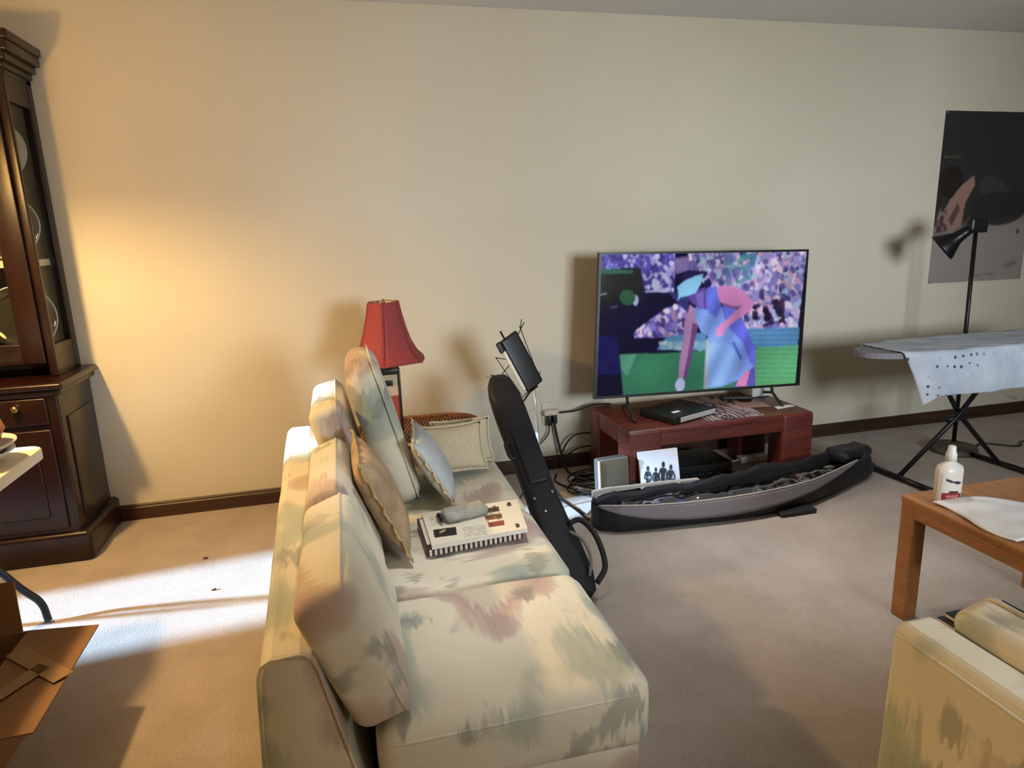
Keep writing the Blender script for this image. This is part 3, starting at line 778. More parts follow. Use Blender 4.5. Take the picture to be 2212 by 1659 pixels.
MQ = [(0.196, 1.835), (0.497, 1.862), (0.524, 2.095), (0.196, 2.082)]
quad_slab(MQ, 0.4535, 0.466).build('pages', 'paper', bk)
# page print, drawn in the coordinates of the photograph crop
pg = Pic(150, 120, [(310, 210), (820, 130), (900, 275), (370, 385)], (228, 222, 200))
for r_ in range(16):
    y0 = 232 + r_ * 6.2; 
    for c0, c1 in ((352, 520),) if r_ < 8 else ((540, 660),):
        for x in np.arange(c0, c1, 9):
            if pg.rng.random() < 0.8: pg.oval(x + r_ * 2, y0 - (x - 350) * 0.15 + (30 if r_ >= 8 else 0), 3.6, 1.6, (120, 112, 96), -9, 0.8)
for (x0, y0, x1, y1, c) in ((378, 300, 512, 342, (28, 20, 16)), (648, 182, 735, 206, (88, 60, 36)), (668, 218, 755, 242, (120, 74, 46)), (688, 252, 772, 276, (140, 70, 40))):
    sk = -0.16
    pg.poly([(x0, y0 + 0), (x1, y0 + (x1 - x0) * sk), (x1 + 8, y1 + (x1 - x0) * sk), (x0 + 8, y1)], c)
pg.oval(435, 305, 22, 6, (170, 150, 130), -25)
pg.blobs([(650, 172), (735, 160), (770, 270), (690, 276)], 14, 8, [(60, 30, 20), (180, 130, 90), (40, 26, 20)], 0.6)
pg.poly([(772, 148), (792, 144), (800, 164), (780, 168)], (70, 68, 60)); pg.poly([(832, 256), (850, 252), (860, 270), (842, 275)], (60, 58, 50))
pgo = pg.panel('page_print', (0.196, 2.082, 0.4665), (0.524, 2.095, 0.4665), (0.196, 1.835, 0.4665), attr_mat('page_print', None, 0.6), bk)
# panel is a parallelogram: fit its right edge to the booklet
pgm = pgo.data
for v in pgm.vertices:
    x = v.co.x + 0.35; y = v.co.y + 1.96
    t = (2.082 - (y - 0.013 * (x - 0.196) / 0.328)) / 0.247
    s = (x - 0.196) / 0.328
    p = (Vector((0.196, 2.082)).lerp(Vector((0.524, 2.095)), s)).lerp(Vector((0.196, 1.835)).lerp(Vector((0.497, 1.862)), s), t)
    v.co.x = p.x - 0.35; v.co.y = p.y - 1.96
pc = thing('soft_pouch', 'rumpled grey soft pouch lying on the printed booklet', 'pouch', (0.33, 2.0, 0.468))
mt = Matrix.Translation((0.325, 2.005, 0.486)) @ Matrix.Rotation(R(14), 4, 'Z')
MB().rbox((0, 0, 0), (0.15, 0.062, 0.034), 0.016, 3, 6, (0.02, 0.05, 0.25), mat=mt, wob=0.007, wsc=24).build('body', 'pouch', pc)
MB().lathe([(0.0, 0), (0.015, 0.001), (0.019, 0.004), (0.015, 0.010)], (0, 0, 0), 16, Matrix.Translation((0.247, 1.984, 0.486)) @ Matrix.Rotation(R(14), 4, 'Z') @ Matrix.Rotation(R(-90), 4, 'Y'), sx=0.8, sy=1.3).build('opening', 'black', pc)

# ================================================================== TABLE LAMP on the wicker side table
wt = thing('wicker_side_table', 'brown woven wicker side table behind the sofa end', 'table', (0.33, 3.26, 0))
def oval_pts(rx, ry, z, n=64, e=3.2):
    out = []
    for k in range(n):
        a = 2 * math.pi * k / n; c, s = math.cos(a), math.sin(a)
        out.append((0.33 + rx * math.copysign(abs(c) ** (2 / e), c), 3.26 + ry * math.copysign(abs(s) ** (2 / e), s), z))
    return out
w = MB(); vs = []; n = 64
rings = [(0.30, 0.225, 0.0), (0.305, 0.23, 0.36), (0.32, 0.245, 0.375), (0.32, 0.245, 0.392), (0.30, 0.225, 0.400), (0.15, 0.11, 0.402)]
for rx, ry, z in rings: vs += oval_pts(rx, ry, z, n)
fs = [(i * n + k, i * n + (k + 1) % n, (i + 1) * n + (k + 1) % n, (i + 1) * n + k) for i in range(len(rings) - 1) for k in range(n)]
fs += [tuple(reversed(range(n))), tuple((len(rings) - 1) * n + k for k in range(n))]
w.add(vs, fs, True); wbody = w.build('body', 'wicker', wt)
# woven canes running obliquely over the top
for k in range(34):
    x = 0.03 + 0.60 * (k + 0.5) / 34 - 0.0
    pts = []
    for j in range(9):
        t = j / 8; yy = 3.26 + 0.218 * (2 * t - 1); xx = x + 0.13 * (t - 0.5)
        xe = 0.30 * max(0.0, 1 - abs((yy - 3.26) / 0.235) ** 3.2) ** (1 / 3.2)
        xx = max(0.33 - xe, min(0.33 + xe, xx))
        pts.append((xx, yy, 0.404 + 0.003 * math.sin(k * 2.4 + j * 1.6)))
    MB().tube(pts, 0.0062, 6).build('cane', 'wicker', wt)
for k in range(88):                                   # rope-like braid round the rim
    a0_, a1_ = k / 88, (k + 2.2) / 88
    pts = []
    for j in range(5):
        t_a = (a0_ + (a1_ - a0_) * j / 4) * 2 * math.pi; c, s = math.cos(t_a), math.sin(t_a); q_ = (j / 4 - 0.5) * 2
        pts.append((0.33 + (0.312 + 0.010 * q_) * math.copysign(abs(c) ** (2 / 3.2), c), 3.26 + (0.237 + 0.010 * q_) * math.copysign(abs(s) ** (2 / 3.2), s), 0.404 - 0.010 * q_ * q_ + 0.006 * (1 - abs(q_))))
    MB().tube(pts, 0.0085, 6).build('braid_strand', 'wicker', wt)

LX, LY = 0.181, 3.10
lp = thing('table_lamp', 'table lamp with red bell shade and black square framed base', 'lamp', (LX, LY, 0.417))
lb = MB()
lz0, lz1, hw = 0.417, 0.766, 0.050
for sx in (-1, 1):
    for sy in (-1, 1):
        lb.rbox((LX + sx * (hw - 0.006), LY + sy * (hw - 0.006), (lz0 + lz1) / 2), (0.012, 0.012, lz1 - lz0), 0.003, 2)
lb.rbox((LX, LY, lz0 + 0.012), (2 * hw + 0.012, 2 * hw + 0.012, 0.024), 0.004, 2)
lb.rbox((LX, LY, lz1 - 0.012), (2 * hw, 2 * hw, 0.03), 0.006, 2)
lb.build('base_frame', 'lamp_black', lp)
MB().box(LX - hw + 0.009, LX + hw - 0.009, LY - hw + 0.009, LY + hw - 0.009, 0.640, lz1 - 0.025).build('cream_panel', 'lamp_cream', lp)
MB().rbox((LX - 0.004, LY - hw + 0.008, 0.70), (0.036, 0.006, 0.026), 0.002, 2).build('dark_inset', 'lamp_black', lp)
MB().box(LX - hw + 0.009, LX + hw - 0.009, LY - hw + 0.009, LY + hw - 0.009, lz0 + 0.02, 0.640).build('red_panel', 'lamp_red', lp)
MB().tube([(LX, LY, lz1 - 0.01), (LX, LY, 0.83)], 0.009, 10).build('stem', 'brass', lp)
MB().lathe([(0, 0.83), (0.02, 0.83), (0.016, 0.87), (0.03, 0.91), (0.03, 0.94), (0.0, 0.97)], (LX, LY, 0), 16).build('bulb', 'milk', lp)
# bell shade: six panels
SHP = [(0.076, 1.068), (0.078, 1.062), (0.089, 1.009), (0.105, 0.947), (0.126, 0.885), (0.156, 0.833), (0.188, 0.801)]
def corner(k, r): 
    a = R(60 * k + 22); return Vector((LX + r * math.cos(a), LY + r * math.sin(a), 0))
for k in range(6):
    m = MB()
    def fn(u, v, k=k):
        i = min(int(v * (len(SHP) - 1)), len(SHP) - 2); t = v * (len(SHP) - 1) - i
        r = SHP[i][0] * (1 - t) + SHP[i + 1][0] * t; z = SHP[i][1] * (1 - t) + SHP[i + 1][1] * t
        p = corner(k, r).lerp(corner(k + 1, r), u)
        out = 1 + 0.05 * (4 * u * (1 - u))
        return (LX + (p.x - LX) * out, LY + (p.y - LY) * out, z - 0.010 * v ** 3 * (1 - 4 * u * (1 - u)) * 0)
    m.grid(fn, 6, 18); pn = m.build('shade_panel', 'shade_red', lp)
    s = pn.modifiers.new('thickness', 'SOLIDIFY'); s.thickness = 0.002
    MB().tube([corner(k, r * 1.002) + Vector((0, 0, z)) for r, z in SHP], 0.0022, 5).build('seam', 'shade_red', lp)
m = MB()
rim = [corner(k, SHP[0][0]) + Vector((0, 0, SHP[0][1])) for k in range(6)]
m.tube(rim, 0.003, 6, closed=True); m.tube([corner(k, SHP[-1][0]) + Vector((0, 0, SHP[-1][1])) for k in range(6)], 0.003, 6, closed=True)
m.build('shade_binding', 'shade_red', lp)
li = MB().lathe([(r - 0.006, z) for r, z in SHP], (LX, LY, 0), 6).build('shade_lining', 'shade_in', lp)
# rotate lining hexagon to the panels and open both ends
bm = bmesh.new(); bm.from_mesh(li.data)
bmesh.ops.delete(bm, geom=[f for f in bm.faces if len(f.verts) > 4], context='FACES_ONLY')
bmesh.ops.rotate(bm, verts=bm.verts, cent=(0, 0, 0), matrix=Matrix.Rotation(R(22), 3, 'Z')); bm.to_mesh(li.data); bm.free()
w = MB()
for k in range(3):
    w.tube([(LX, LY, 1.06), corner(2 * k, 0.075) + Vector((0, 0, 1.066))], 0.0018, 5)
w.tube([(LX, LY, 0.96), (LX, LY, 1.066)], 0.002, 6)
w.lathe([(0.005, 1.06), (0.009, 1.067), (0.006, 1.077), (0.0, 1.087)], (LX, LY, 0), 12)
w.build('finial_spider', 'brass', lp, merge=False)

# ================================================================== MUSIC STAND
ms = thing('music_stand', 'folding wire music stand holding a black folder', 'music stand', (0.87, 3.02, 0))
SX, SY = 0.868, 3.02
MB().tube([(SX + 0.006, SY, 0.14), (SX + 0.002, SY, 0.40)], 0.010, 10).build('lower_pole', 'silver', ms)
MB().tube([(SX + 0.002, SY, 0.39), (SX - 0.012, SY, 0.66)], 0.007, 10).build('upper_pole', 'silver', ms)
for a in (80, 200, 320):
    d = Vector((math.cos(R(a)), math.sin(R(a)), 0))
    MB().tube([Vector((SX + 0.006, SY, 0.22)), Vector((SX, SY, 0.07)) + d * 0.13, Vector((SX, SY, 0.006)) + d * 0.24], 0.005, 6).build('leg', 'black_metal', ms)
# desk frame in its own tilted axes: long axis L, short axis S
O = Vector((0.715, 2.985, 0.885)); 
Lx = (Vector((0.832, 2.96, 0.640)) - O); Ls = Lx.normalized(); Sx = Vector((0.096, 0.03, 0.052)); Ss = Sx.normalized(); Nn = Ls.cross(Ss).normalized()
if Nn.y > 0: Nn = -Nn
def dk(l, s, n_=0.0): return O + Ls * l + Ss * s + Nn * n_
LL = Lx.length
wires = [((-0.035, 0.0), (-0.005, 0.0)), ((0.05, -0.082), (LL, -0.058)), ((0.0, 0.10), (LL * 0.85, 0.068)), ((0.055, -0.08), (0.09, -0.04)), ((0.135, -0.10), (0.12, -0.03)), ((0.02, 0.095), (-0.02, 0.125)), ((0.03, 0.07), (0.0, 0.13)), ((LL - 0.01, 0.05), (LL - 0.035, 0.085)), ((LL + 0.01, -0.075), (LL + 0.005, 0.0))]
w = MB()
for (a, b), (c, d) in wires:
    w.tube([dk(a, b, -0.014), dk((a + c) / 2, (b + d) / 2, -0.016), dk(c, d, -0.014)], 0.0022, 6)
w.tube([dk(-0.035, 0.0, -0.012), dk(LL + 0.005, 0.0, -0.012)], 0.0045, 8)
w.tube([dk(LL + 0.012, -0.085, 0.0), dk(LL + 0.02, -0.07, 0.01), dk(LL + 0.008, -0.02, 0.0), dk(LL + 0.008, 0.03, 0.0)], 0.005, 8)
w.tube([dk(LL + 0.01, 0.01, -0.01), (SX - 0.012, SY, 0.655)], 0.006, 8)
w.build('wire_desk', 'black_metal', ms, merge=False)
fo = thing('music_folder', 'narrow black folder with white page edge on the music stand', 'folder', O)
def slab_local(l0, l1, s0, s1, n0, n1, r=0.004):
    c = dk((l0 + l1) / 2, (s0 + s1) / 2, (n0 + n1) / 2)
    mt = Matrix((Ls, Ss, Nn)).transposed().to_4x4(); mt.translation = c
    return MB().rbox((0, 0, 0), (l1 - l0, s1 - s0, n1 - n0), r, 3, mat=mt)
slab_local(0.0, LL, -0.036, 0.062, 0.0, 0.022, 0.010).build('cover', 'black', fo)
slab_local(0.03, LL - 0.018, -0.050, -0.034, 0.004, 0.016, 0.004).build('pages', 'paper', fo)
slab_local(-0.002, 0.05, -0.060, -0.034, 0.0, 0.018, 0.006).build('clip', 'black', fo)

# ================================================================== LEANING INSTRUMENT BAG
gb = thing('leaning_gig_bag', 'long black padded instrument bag leaning against the sofa front', 'bag', (0.79, 2.2, 0))
P0, P1 = Vector((0.765, 2.14, 0.012)), Vector((0.640, 2.86, 0.738))
ax = (P1 - P0); LA = ax.length; ax.normalize()
sd = Vector((1, 0.0, 0)); sd = (sd - ax * sd.dot(ax)).normalized(); nn = sd.cross(ax).normalized()
if nn.y > 0: nn = -nn
prof = [(0.0, 0.05, 0.03), (0.015, 0.07, 0.045), (0.08, 0.085, 0.05), (0.2, 0.08, 0.05), (0.3, 0.067, 0.048), (0.42, 0.062, 0.045), (0.6, 0.063, 0.042), (0.72, 0.068, 0.042), (0.82, 0.070, 0.04), (0.90, 0.066, 0.038), (0.955, 0.055, 0.034), (0.985, 0.038, 0.026), (1.0, 0.012, 0.008)]
w = MB(); vs = []; nk = 20
for t, a, b in prof:
    for k in range(nk):
        q = 2 * math.pi * k / nk; c, s = math.cos(q), math.sin(q); e = 0.5
        p = P0 + ax * (t * LA) + sd * (a * math.copysign(abs(c) ** e, c)) + nn * (b * math.copysign(abs(s) ** e, s))
        p += Vector((0, 0, 0.004 * noise.noise(p * 9)))
        vs.append(p)
fs = [(i * nk + k, i * nk + (k + 1) % nk, (i + 1) * nk + (k + 1) % nk, (i + 1) * nk + k) for i in range(len(prof) - 1) for k in range(nk)]
fs += [tuple(reversed(range(nk))), tuple((len(prof) - 1) * nk + k for k in range(nk))]
w.add(vs, fs, True).build('body', 'nylon', gb)
def gp_(t, a, b): return P0 + ax * (t * LA) + sd * a + nn * b
w = MB().rbox((0, 0, 0), (0.12, 0.03, 0.30), 0.012, 3, mat=Matrix((sd, -nn, ax)).transposed().to_4x4())
mt = Matrix((sd, -nn, ax)).transposed().to_4x4(); mt.translation = gp_(0.58, 0, 0.044)
MB().rbox((0, 0, 0), (0.085, 0.024, 0.25), 0.010, 3, mat=mt).build('pocket', 'nylon', gb)
MB().tube([gp_(0.999, -0.01, 0.0), gp_(1.0, -0.03, 0.01), gp_(0.995, -0.046, 0.012)], 0.004, 6).build('zip_pull', 'chrome', gb)
MB().tube(smooth_path([gp_(0.665, -0.058, 0.03), gp_(0.655, -0.078, 0.035), gp_(0.60, -0.078, 0.035), gp_(0.585, -0.058, 0.03)], 5), 0.009, 8).build('hanging_loop', 'nylon', gb)
MB().tube(smooth_path([gp_(0.27, 0.05, 0.05), gp_(0.265, 0.095, 0.07), gp_(0.19, 0.125, 0.08), (gp_(0.08, 0.12, 0.07)), gp_(0.03, 0.07, 0.05)], 6), 0.011, 8).build('carry_handle', 'nylon', gb)
MB().tube(smooth_path([gp_(0.24, 0.04, 0.055), gp_(0.19, 0.07, 0.075), gp_(0.12, 0.075, 0.075), gp_(0.06, 0.05, 0.058)], 6), 0.006, 8).build('side_strap', 'grey_cord', gb)
for t, a in ((0.40, -0.045), (0.41, 0.035), (0.34, -0.02)):
    MB().lathe([(0, 0), (0.007, 0.001), (0.006, 0.005), (0, 0.006)], (0, 0, 0), 10, Matrix.Translation(gp_(t, a, 0.046)) @ nn.to_track_quat('Z', 'Y').to_matrix().to_4x4()).build('stud', 'chrome', gb)

# ================================================================== CONSOLE with television
KX0, KX1, KY0, KY1, KZ = 1.300, 2.36, 2.915, 3.44, 0.385
con = thing('tv_console', 'low red brown wooden console table with thick square legs', 'table', ((KX0 + KX1) / 2, (KY0 + KY1) / 2, 0))
LG = 0.185
for x in (KX0, KX1 - LG):
    for y in (KY0, KY1 - 0.13):
        MB().rbox((x + LG / 2, y + 0.065, KZ / 2 - 0.001), (LG, 0.13, KZ), 0.016, 3).build('leg', 'console', con)
MB().rbox(((KX0 + KX1) / 2, KY0 + 0.05, KZ - 0.05), (KX1 - KX0 - 2 * LG + 0.02, 0.08, 0.09), 0.006, 2).build('front_apron', 'console', con)
MB().rbox(((KX0 + KX1) / 2, KY1 - 0.05, KZ - 0.05), (KX1 - KX0 - 2 * LG + 0.02, 0.08, 0.09), 0.006, 2).build('rear_apron', 'console', con)
for x in (KX0 + 0.045, KX1 - 0.045):
    MB().rbox((x, (KY0 + KY1) / 2, KZ - 0.05), (0.08, KY1 - KY0 - 0.24, 0.09), 0.006, 2).build('side_apron', 'console', con)
MB().rbox(((KX0 + KX1) / 2, (KY0 + KY1) / 2, KZ - 0.014), (KX1 - KX0 - 0.012, KY1 - KY0 - 0.012, 0.03), 0.008, 2).build('top', 'console', con)

# television
TLc, TRc, BRc, BLc = Vector((1.282, 3.24, 1.243)), Vector((2.478, 3.20, 1.214)), Vector((2.452, 3.17, 0.465)), Vector((1.240, 3.21, 0.487))
tv = thing('television', 'flat screen television showing a tennis match on the console', 'television', (1.86, 3.22, 0.386))
def tvp(u, v, d=0.0):
    p = (TLc.lerp(TRc, u)).lerp(BLc.lerp(BRc, u), v)
    n_ = (TRc - TLc).cross(BLc - TLc).normalized()
    if n_.y > 0: n_ = -n_
    return p + n_ * d
def tvslab(u0, u1, v0, v1, d0, d1):
    vs = [tvp(u, v, d) for d in (d0, d1) for (u, v) in ((u0, v1), (u1, v1), (u1, v0), (u0, v0))]
    return MB().add(vs, [(3, 2, 1, 0), (4, 5, 6, 7), (0, 1, 5, 4), (1, 2, 6, 5), (2, 3, 7, 6), (3, 0, 4, 7)])
tvslab(0.0, 1.0, 0.0, 1.0, -0.028, -0.002).build('panel_body', 'black', tv)
tvslab(0.15, 0.85, 0.45, 0.95, -0.065, -0.028).build('rear_housing', 'black', tv)
for (u0, u1, v0, v1) in ((0, 1, 0, 0.016), (0, 1, 0.982, 1), (0, 0.010, 0.016, 0.982), (0.990, 1, 0.016, 0.982)):
    tvslab(u0, u1, v0, v1, -0.002, 0.004).build('bezel', 'black', tv)
pic = Pic(352, 200, [(195, 125), (2050, 85), (1912, 1225), (150, 1390)], (14, 12, 46))
crowd = [(190, 172, 225), (225, 215, 240), (150, 140, 205), (120, 120, 190), (235, 205, 220), (95, 85, 150), (170, 190, 220), (205, 160, 190), (60, 60, 120)]
top = [(180, 100), (880, 100), (870, 460), (600, 460), (560, 240), (180, 255)]
pic.poly(top, (70, 64, 140)); pic.blobs(top, 300, 22, [(90, 80, 180), (170, 165, 225), (60, 50, 140), (205, 205, 240), (130, 140, 215)])
rt = [(1000, 90), (2060, 70), (1950, 765), (1480, 765), (1180, 420), (1000, 260)]
pic.poly(rt, (150, 140, 195)); pic.blobs(rt, 900, 24, crowd)
pic.blobs([(1310, 110), (1620, 100), (1560, 330), (1330, 400)], 60, 26, [(60, 120, 140), (80, 150, 160), (90, 110, 170)], 0.6)
pic.blobs([(1560, 560), (1850, 480), (1840, 700), (1560, 760)], 26, 28, [(30, 20, 50), (60, 40, 70), (20, 16, 40)], 0.85)
pic.poly([(870, 150), (1005, 130), (1010, 260), (880, 300)], (110, 96, 150))
for k in range(6): pic.poly([(880, 170 + 18 * k), (1000, 158 + 18 * k), (1000, 164 + 18 * k), (880, 177 + 18 * k)], (170, 150, 190), 0.7)
pic.poly([(185, 255), (560, 245), (530, 480), (170, 600)], (8, 18, 16))
pic.poly([(190, 250), (500, 262), (480, 290), (190, 300)], (60, 120, 100), 0.7)
pic.poly([(175, 480), (250, 470), (240, 485), (178, 492)], (180, 190, 190)); pic.poly([(270, 600), (350, 580), (345, 592), (285, 606)], (140, 130, 130))
pic.oval(512, 532, 28, 50, (175, 180, 225), 5); pic.oval(436, 508, 72, 72, (38, 92, 60))
pic.poly([(665, 350), (690, 330), (735, 360), (740, 420), (690, 440), (660, 410)], (200, 205, 245)); pic.oval(702, 305, 18, 24, (200, 180, 200))
pic.poly([(600, 445), (740, 430), (830, 400), (830, 455), (600, 462)], (190, 190, 235)); pic.oval(632, 412, 20, 24, (200, 200, 230))
pic.poly([(820, 470), (1000, 430), (1000, 640), (960, 620)], (50, 52, 110))
mid = [(490, 830), (520, 790), (780, 600), (900, 560), (1000, 640), (970, 850), (500, 868)]
pic.poly(mid, (90, 80, 160)); pic.blobs(mid, 170, 24, [(200, 180, 225), (110, 95, 190), (235, 215, 235), (70, 56, 130), (160, 130, 180), (130, 120, 210)])
pic.oval(875, 585, 26, 28, (225, 220, 240)); pic.oval(800, 622, 26, 28, (225, 215, 235))
pic.poly([(800, 845), (1150, 800), (1150, 960), (700, 965), (740, 900)], (90, 140, 185)); pic.blobs([(720, 890), (1150, 880), (1150, 965), (700, 965)], 50, 26, [(190, 205, 225), (120, 165, 190), (150, 190, 200)])
pic.poly([(355, 1015), (1140, 962), (1500, 940), (1960, 900), (1930, 1240), (1100, 1310), (390, 1390)], (56, 122, 92))
pic.poly([(355, 1015), (520, 1004), (430, 1200), (378, 1150)], (120, 190, 165), 0.5)
pic.poly([(1480, 765), (1970, 740), (1945, 900), (1500, 930)], (88, 140, 195)); 
pic.poly([(1550, 930), (1960, 890), (1940, 1240), (1560, 1260)], (96, 172, 112))
for k in range(22):
    y = 770 + k * 20
    pic.poly([(1560, y + 6), (1965, y - 6), (1965, y + 1), (1560, y + 13)], (120, 180, 215) if k % 2 else (60, 120, 130), 0.5 if k < 9 else 0.35)
pic.poly([(140, 850), (340, 860), (360, 1010), (395, 1400), (100, 1400)], (22, 22, 88)); pic.poly([(140, 1200), (370, 1190), (395, 1400), (100, 1400)], (12, 14, 40))
# the player
pic.poly([(1570, 900), (1570, 1250), (1380, 1270), (1440, 1180), (1480, 1100)], (100, 90, 190))
pic.poly([(1395, 1260), (1440, 1180), (1500, 1120), (1530, 1110), (1490, 1255)], (225, 140, 190))
pic.poly([(1010, 560), (1060, 600), (1085, 720), (1050, 850), (1010, 1040), (960, 1215), (890, 1215), (905, 1060), (945, 850), (955, 720)], (176, 130, 175))
pic.poly([(1030, 720), (1075, 740), (1010, 1040), (960, 1215), (935, 1215), (990, 960)], (110, 70, 130))
dress = [(1150, 420), (1250, 395), (1290, 570), (1430, 575), (1480, 690), (1530, 820), (1580, 940), (1575, 1080), (1480, 1140), (1420, 1210), (1290, 1262), (1115, 1292), (1150, 900), (1160, 830), (1100, 800), (1060, 700), (1040, 610), (1070, 570), (1150, 600)]
pic.poly(dress, (128, 160, 238)); 
pic.poly([(1290, 570), (1430, 575), (1480, 690), (1580, 940), (1575, 1080), (1530, 1060), (1470, 880), (1330, 740)], (104, 108, 232), 0.9)
pic.poly([(1150, 420), (1250, 395), (1290, 570), (1240, 680), (1150, 600)], (98, 112, 225), 0.9)
pic.poly([(1170, 900), (1330, 880), (1440, 1030), (1400, 1200), (1280, 1255), (1165, 1280)], (140, 182, 246), 0.8)
pic.poly([(1150, 860), (1175, 860), (1160, 1285), (1112, 1292)], (170, 180, 200))
pic.poly([(1370, 880), (1400, 880), (1460, 1020), (1440, 1030)], (80, 90, 190), 0.8)
pic.poly([(1250, 410), (1300, 388), (1400, 395), (1500, 450), (1585, 540), (1540, 610), (1420, 690), (1330, 760), (1300, 830), (1235, 830), (1230, 770), (1330, 690), (1440, 580), (1340, 575), (1270, 530)], (216, 140, 200))
pic.poly([(1300, 540), (1400, 570), (1470, 560), (1440, 600), (1340, 585)], (130, 80, 130), 0.8)
pic.poly([(990, 480), (1080, 430), (1150, 400), (1155, 590), (1100, 600), (1010, 540)], (92, 70, 150)); pic.poly([(1060, 470), (1130, 440), (1140, 600), (1080, 600)], (130, 110, 200), 0.8)
pic.poly([(925, 320), (990, 255), (1120, 265), (1180, 270), (1140, 330), (1060, 300), (960, 350)], (36, 26, 80))
pic.poly([(890, 410), (960, 350), (1050, 310), (1135, 285), (1110, 380), (1060, 460), (980, 490), (925, 500), (893, 535), (905, 470)], (140, 200, 240))
pic.oval(1170, 375, 34, 36, (30, 30, 90))
pic.oval(908, 1262, 44, 60, (196, 205, 250), 15)
gx, gy = (pic.x - 1100) / 900, (pic.y - 700) / 600
pic.a *= (1.0 + 0.10 * np.sin(gx * 7 + gy * 3) * np.sin(gy * 5 - gx * 2))[..., None]
pic.a[pic.mask(dress)] *= (1.0 + 0.10 * np.sin((pic.x + pic.y * 0.5) / 32))[pic.mask(dress)][:, None]
pic.blur(3); pic.noise(5)
scr_mat = attr_mat('lit_screen', 0.8)
scr_mat.cycles.emission_sampling = 'NONE'
pic.panel('screen', tvp(0.010, 0.016, 0.001), tvp(0.990, 0.016, 0.001), tvp(0.010, 0.982, 0.001), scr_mat, tv)
for u in (0.155, 0.865):
    b_ = tvp(u, 1.0, -0.014); 
    w = MB()
    w.tube([b_, (b_.x + 0.005, b_.y - 0.0, KZ + 0.05), (b_.x - 0.03, KY0 + 0.13, KZ + 0.008)], 0.008, 8)
    w.tube([b_, (b_.x + 0.005, b_.y, KZ + 0.05), (b_.x + 0.035, 3.36, KZ + 0.008)], 0.008, 8)
    w.build('foot', 'black', tv, merge=False)

# things on the console
dv = thing('disc_player', 'flat black disc player with silver front strip on the console', 'player', (1.67, 3.12, KZ))
e1 = (Vector((1.836, 3.033, 0)) - Vector((1.531, 2.914, 0))).normalized(); e2 = Vector((-e1.y, e1.x, 0))
mt = Matrix((e1, e2, Vector((0, 0, 1)))).transposed().to_4x4(); mt.translation = Vector((1.665, 3.105, KZ + 0.022))
MB().rbox((0, 0, 0), (0.32, 0.24, 0.040), 0.006, 2, mat=mt).build('case', 'black', dv)
MB().rbox((0.02, -0.121, 0.0), (0.27, 0.006, 0.026), 0.002, 2, mat=mt).build('front_strip', 'silver', dv)
MB().rbox((-0.07, -0.05, 0.021), (0.05, 0.02, 0.003), 0.001, 1, mat=mt).build('sticker', 'paper', dv)
# lace patterned paper
lc = Pic(130, 90, [(0, 0), (130, 0), (130, 90), (0, 90)], (158, 138, 128))
for k in range(5): 
    rr = 60 - k * 12
    ring = lc.ell(40, 80, rr, rr * 0.9) & ~lc.ell(40, 80, rr - 3, rr * 0.9 - 3); lc.fill(ring, (34, 26, 26))
for k in range(46):
    x, y = lc.rng.uniform(0, 130), lc.rng.uniform(0, 90)
    lc.fill(lc.ell(x, y, 9, 4, lc.rng.uniform(0, 180)) & ~lc.ell(x, y, 7, 2.2, 0), (40, 30, 30), 0.8)
o = lc.panel('patterned_paper', (1.80, 3.40, KZ + 0.0035), (2.13, 3.40, KZ + 0.0035), (1.75, 2.945, KZ + 0.0035), attr_mat('lace_print', None, 0.6))
s = o.modifiers.new('thickness', 'SOLIDIFY'); s.thickness = 0.0015
tag(o, 'grey pink paper printed with black lace pattern on the console', 'paper')
o = quad_slab([(2.06, 3.10), (2.20, 3.07), (2.22, 3.17), (2.07, 3.20)], KZ + 0.004, KZ + 0.007).build('card', 'lace_paper'); tag(o, 'small plain pinkish card right of the patterned paper', 'card')
o = MB().rbox((2.29, 3.345, KZ + 0.045), (0.12, 0.13, 0.085), 0.008, 2).build('small_box', 'white_plastic'); tag(o, 'small white box behind the right end of the television', 'box')
o = quad_slab([(2.21, 3.02), (2.33, 3.04), (2.32, 3.07), (2.22, 3.06)], KZ + 0.002, KZ + 0.005).build('paper_slip', 'paper'); tag(o, 'torn white paper slip at the right console corner', 'paper')
rc = thing('remote_control', 'dark remote control lying below the right television foot', 'remote', (2.10, 3.26, KZ))
mt = Matrix.Translation((2.12, 3.27, KZ + 0.016)) @ Matrix.Rotation(R(-18), 4, 'Z')
MB().rbox((0, 0, 0), (0.17, 0.045, 0.02), 0.006, 3, mat=mt).build('case', 'black', rc)
for k in range(5):
    MB().rbox((-0.06 + 0.028 * k, 0, 0.0105), (0.012, 0.02, 0.003), 0.001, 1, mat=mt).build('button', 'speaker_box', rc)

# under the console
ps = thing('power_strip', 'white power strip on the carpet under the console', 'power strip', (2.28, 3.28, 0))
MB().rbox((2.27, 3.28, 0.021), (0.22, 0.055, 0.04), 0.008, 2, mat=None).build('case', 'white_plastic', ps)
for k in range(4):
    MB().rbox((2.20 + 0.045 * k, 3.28, 0.042), (0.03, 0.03, 0.004), 0.001, 1).build('socket', 'ivory', ps)
MB().tube(smooth_path([(2.16, 3.28, 0.02), (2.10, 3.26, 0.02), (2.06, 3.18, 0.008), (2.12, 3.10, 0.007), (2.25, 3.06, 0.007)], 6), 0.005, 6).build('lead', 'ivory', ps)
cp_ = thing('paper_cup', 'white cup on the power strip between the console legs', 'cup', (2.25, 3.37, 0))
MB().lathe([(0, 0), (0.03, 0), (0.042, 0.11), (0.043, 0.112), (0.040, 0.111), (0.029, 0.004), (0, 0.004)], (2.265, 3.38, 0.0), 24).build('cup', 'white_plastic', cp_)
MB().tube(arc((2.265, 3.38, 0.112), 0.0425, 0, 345, 24), 0.0028, 6, closed=True).build('rim', 'white_plastic', cp_)
cp_['label'] = 'white cup standing on the carpet under the console'
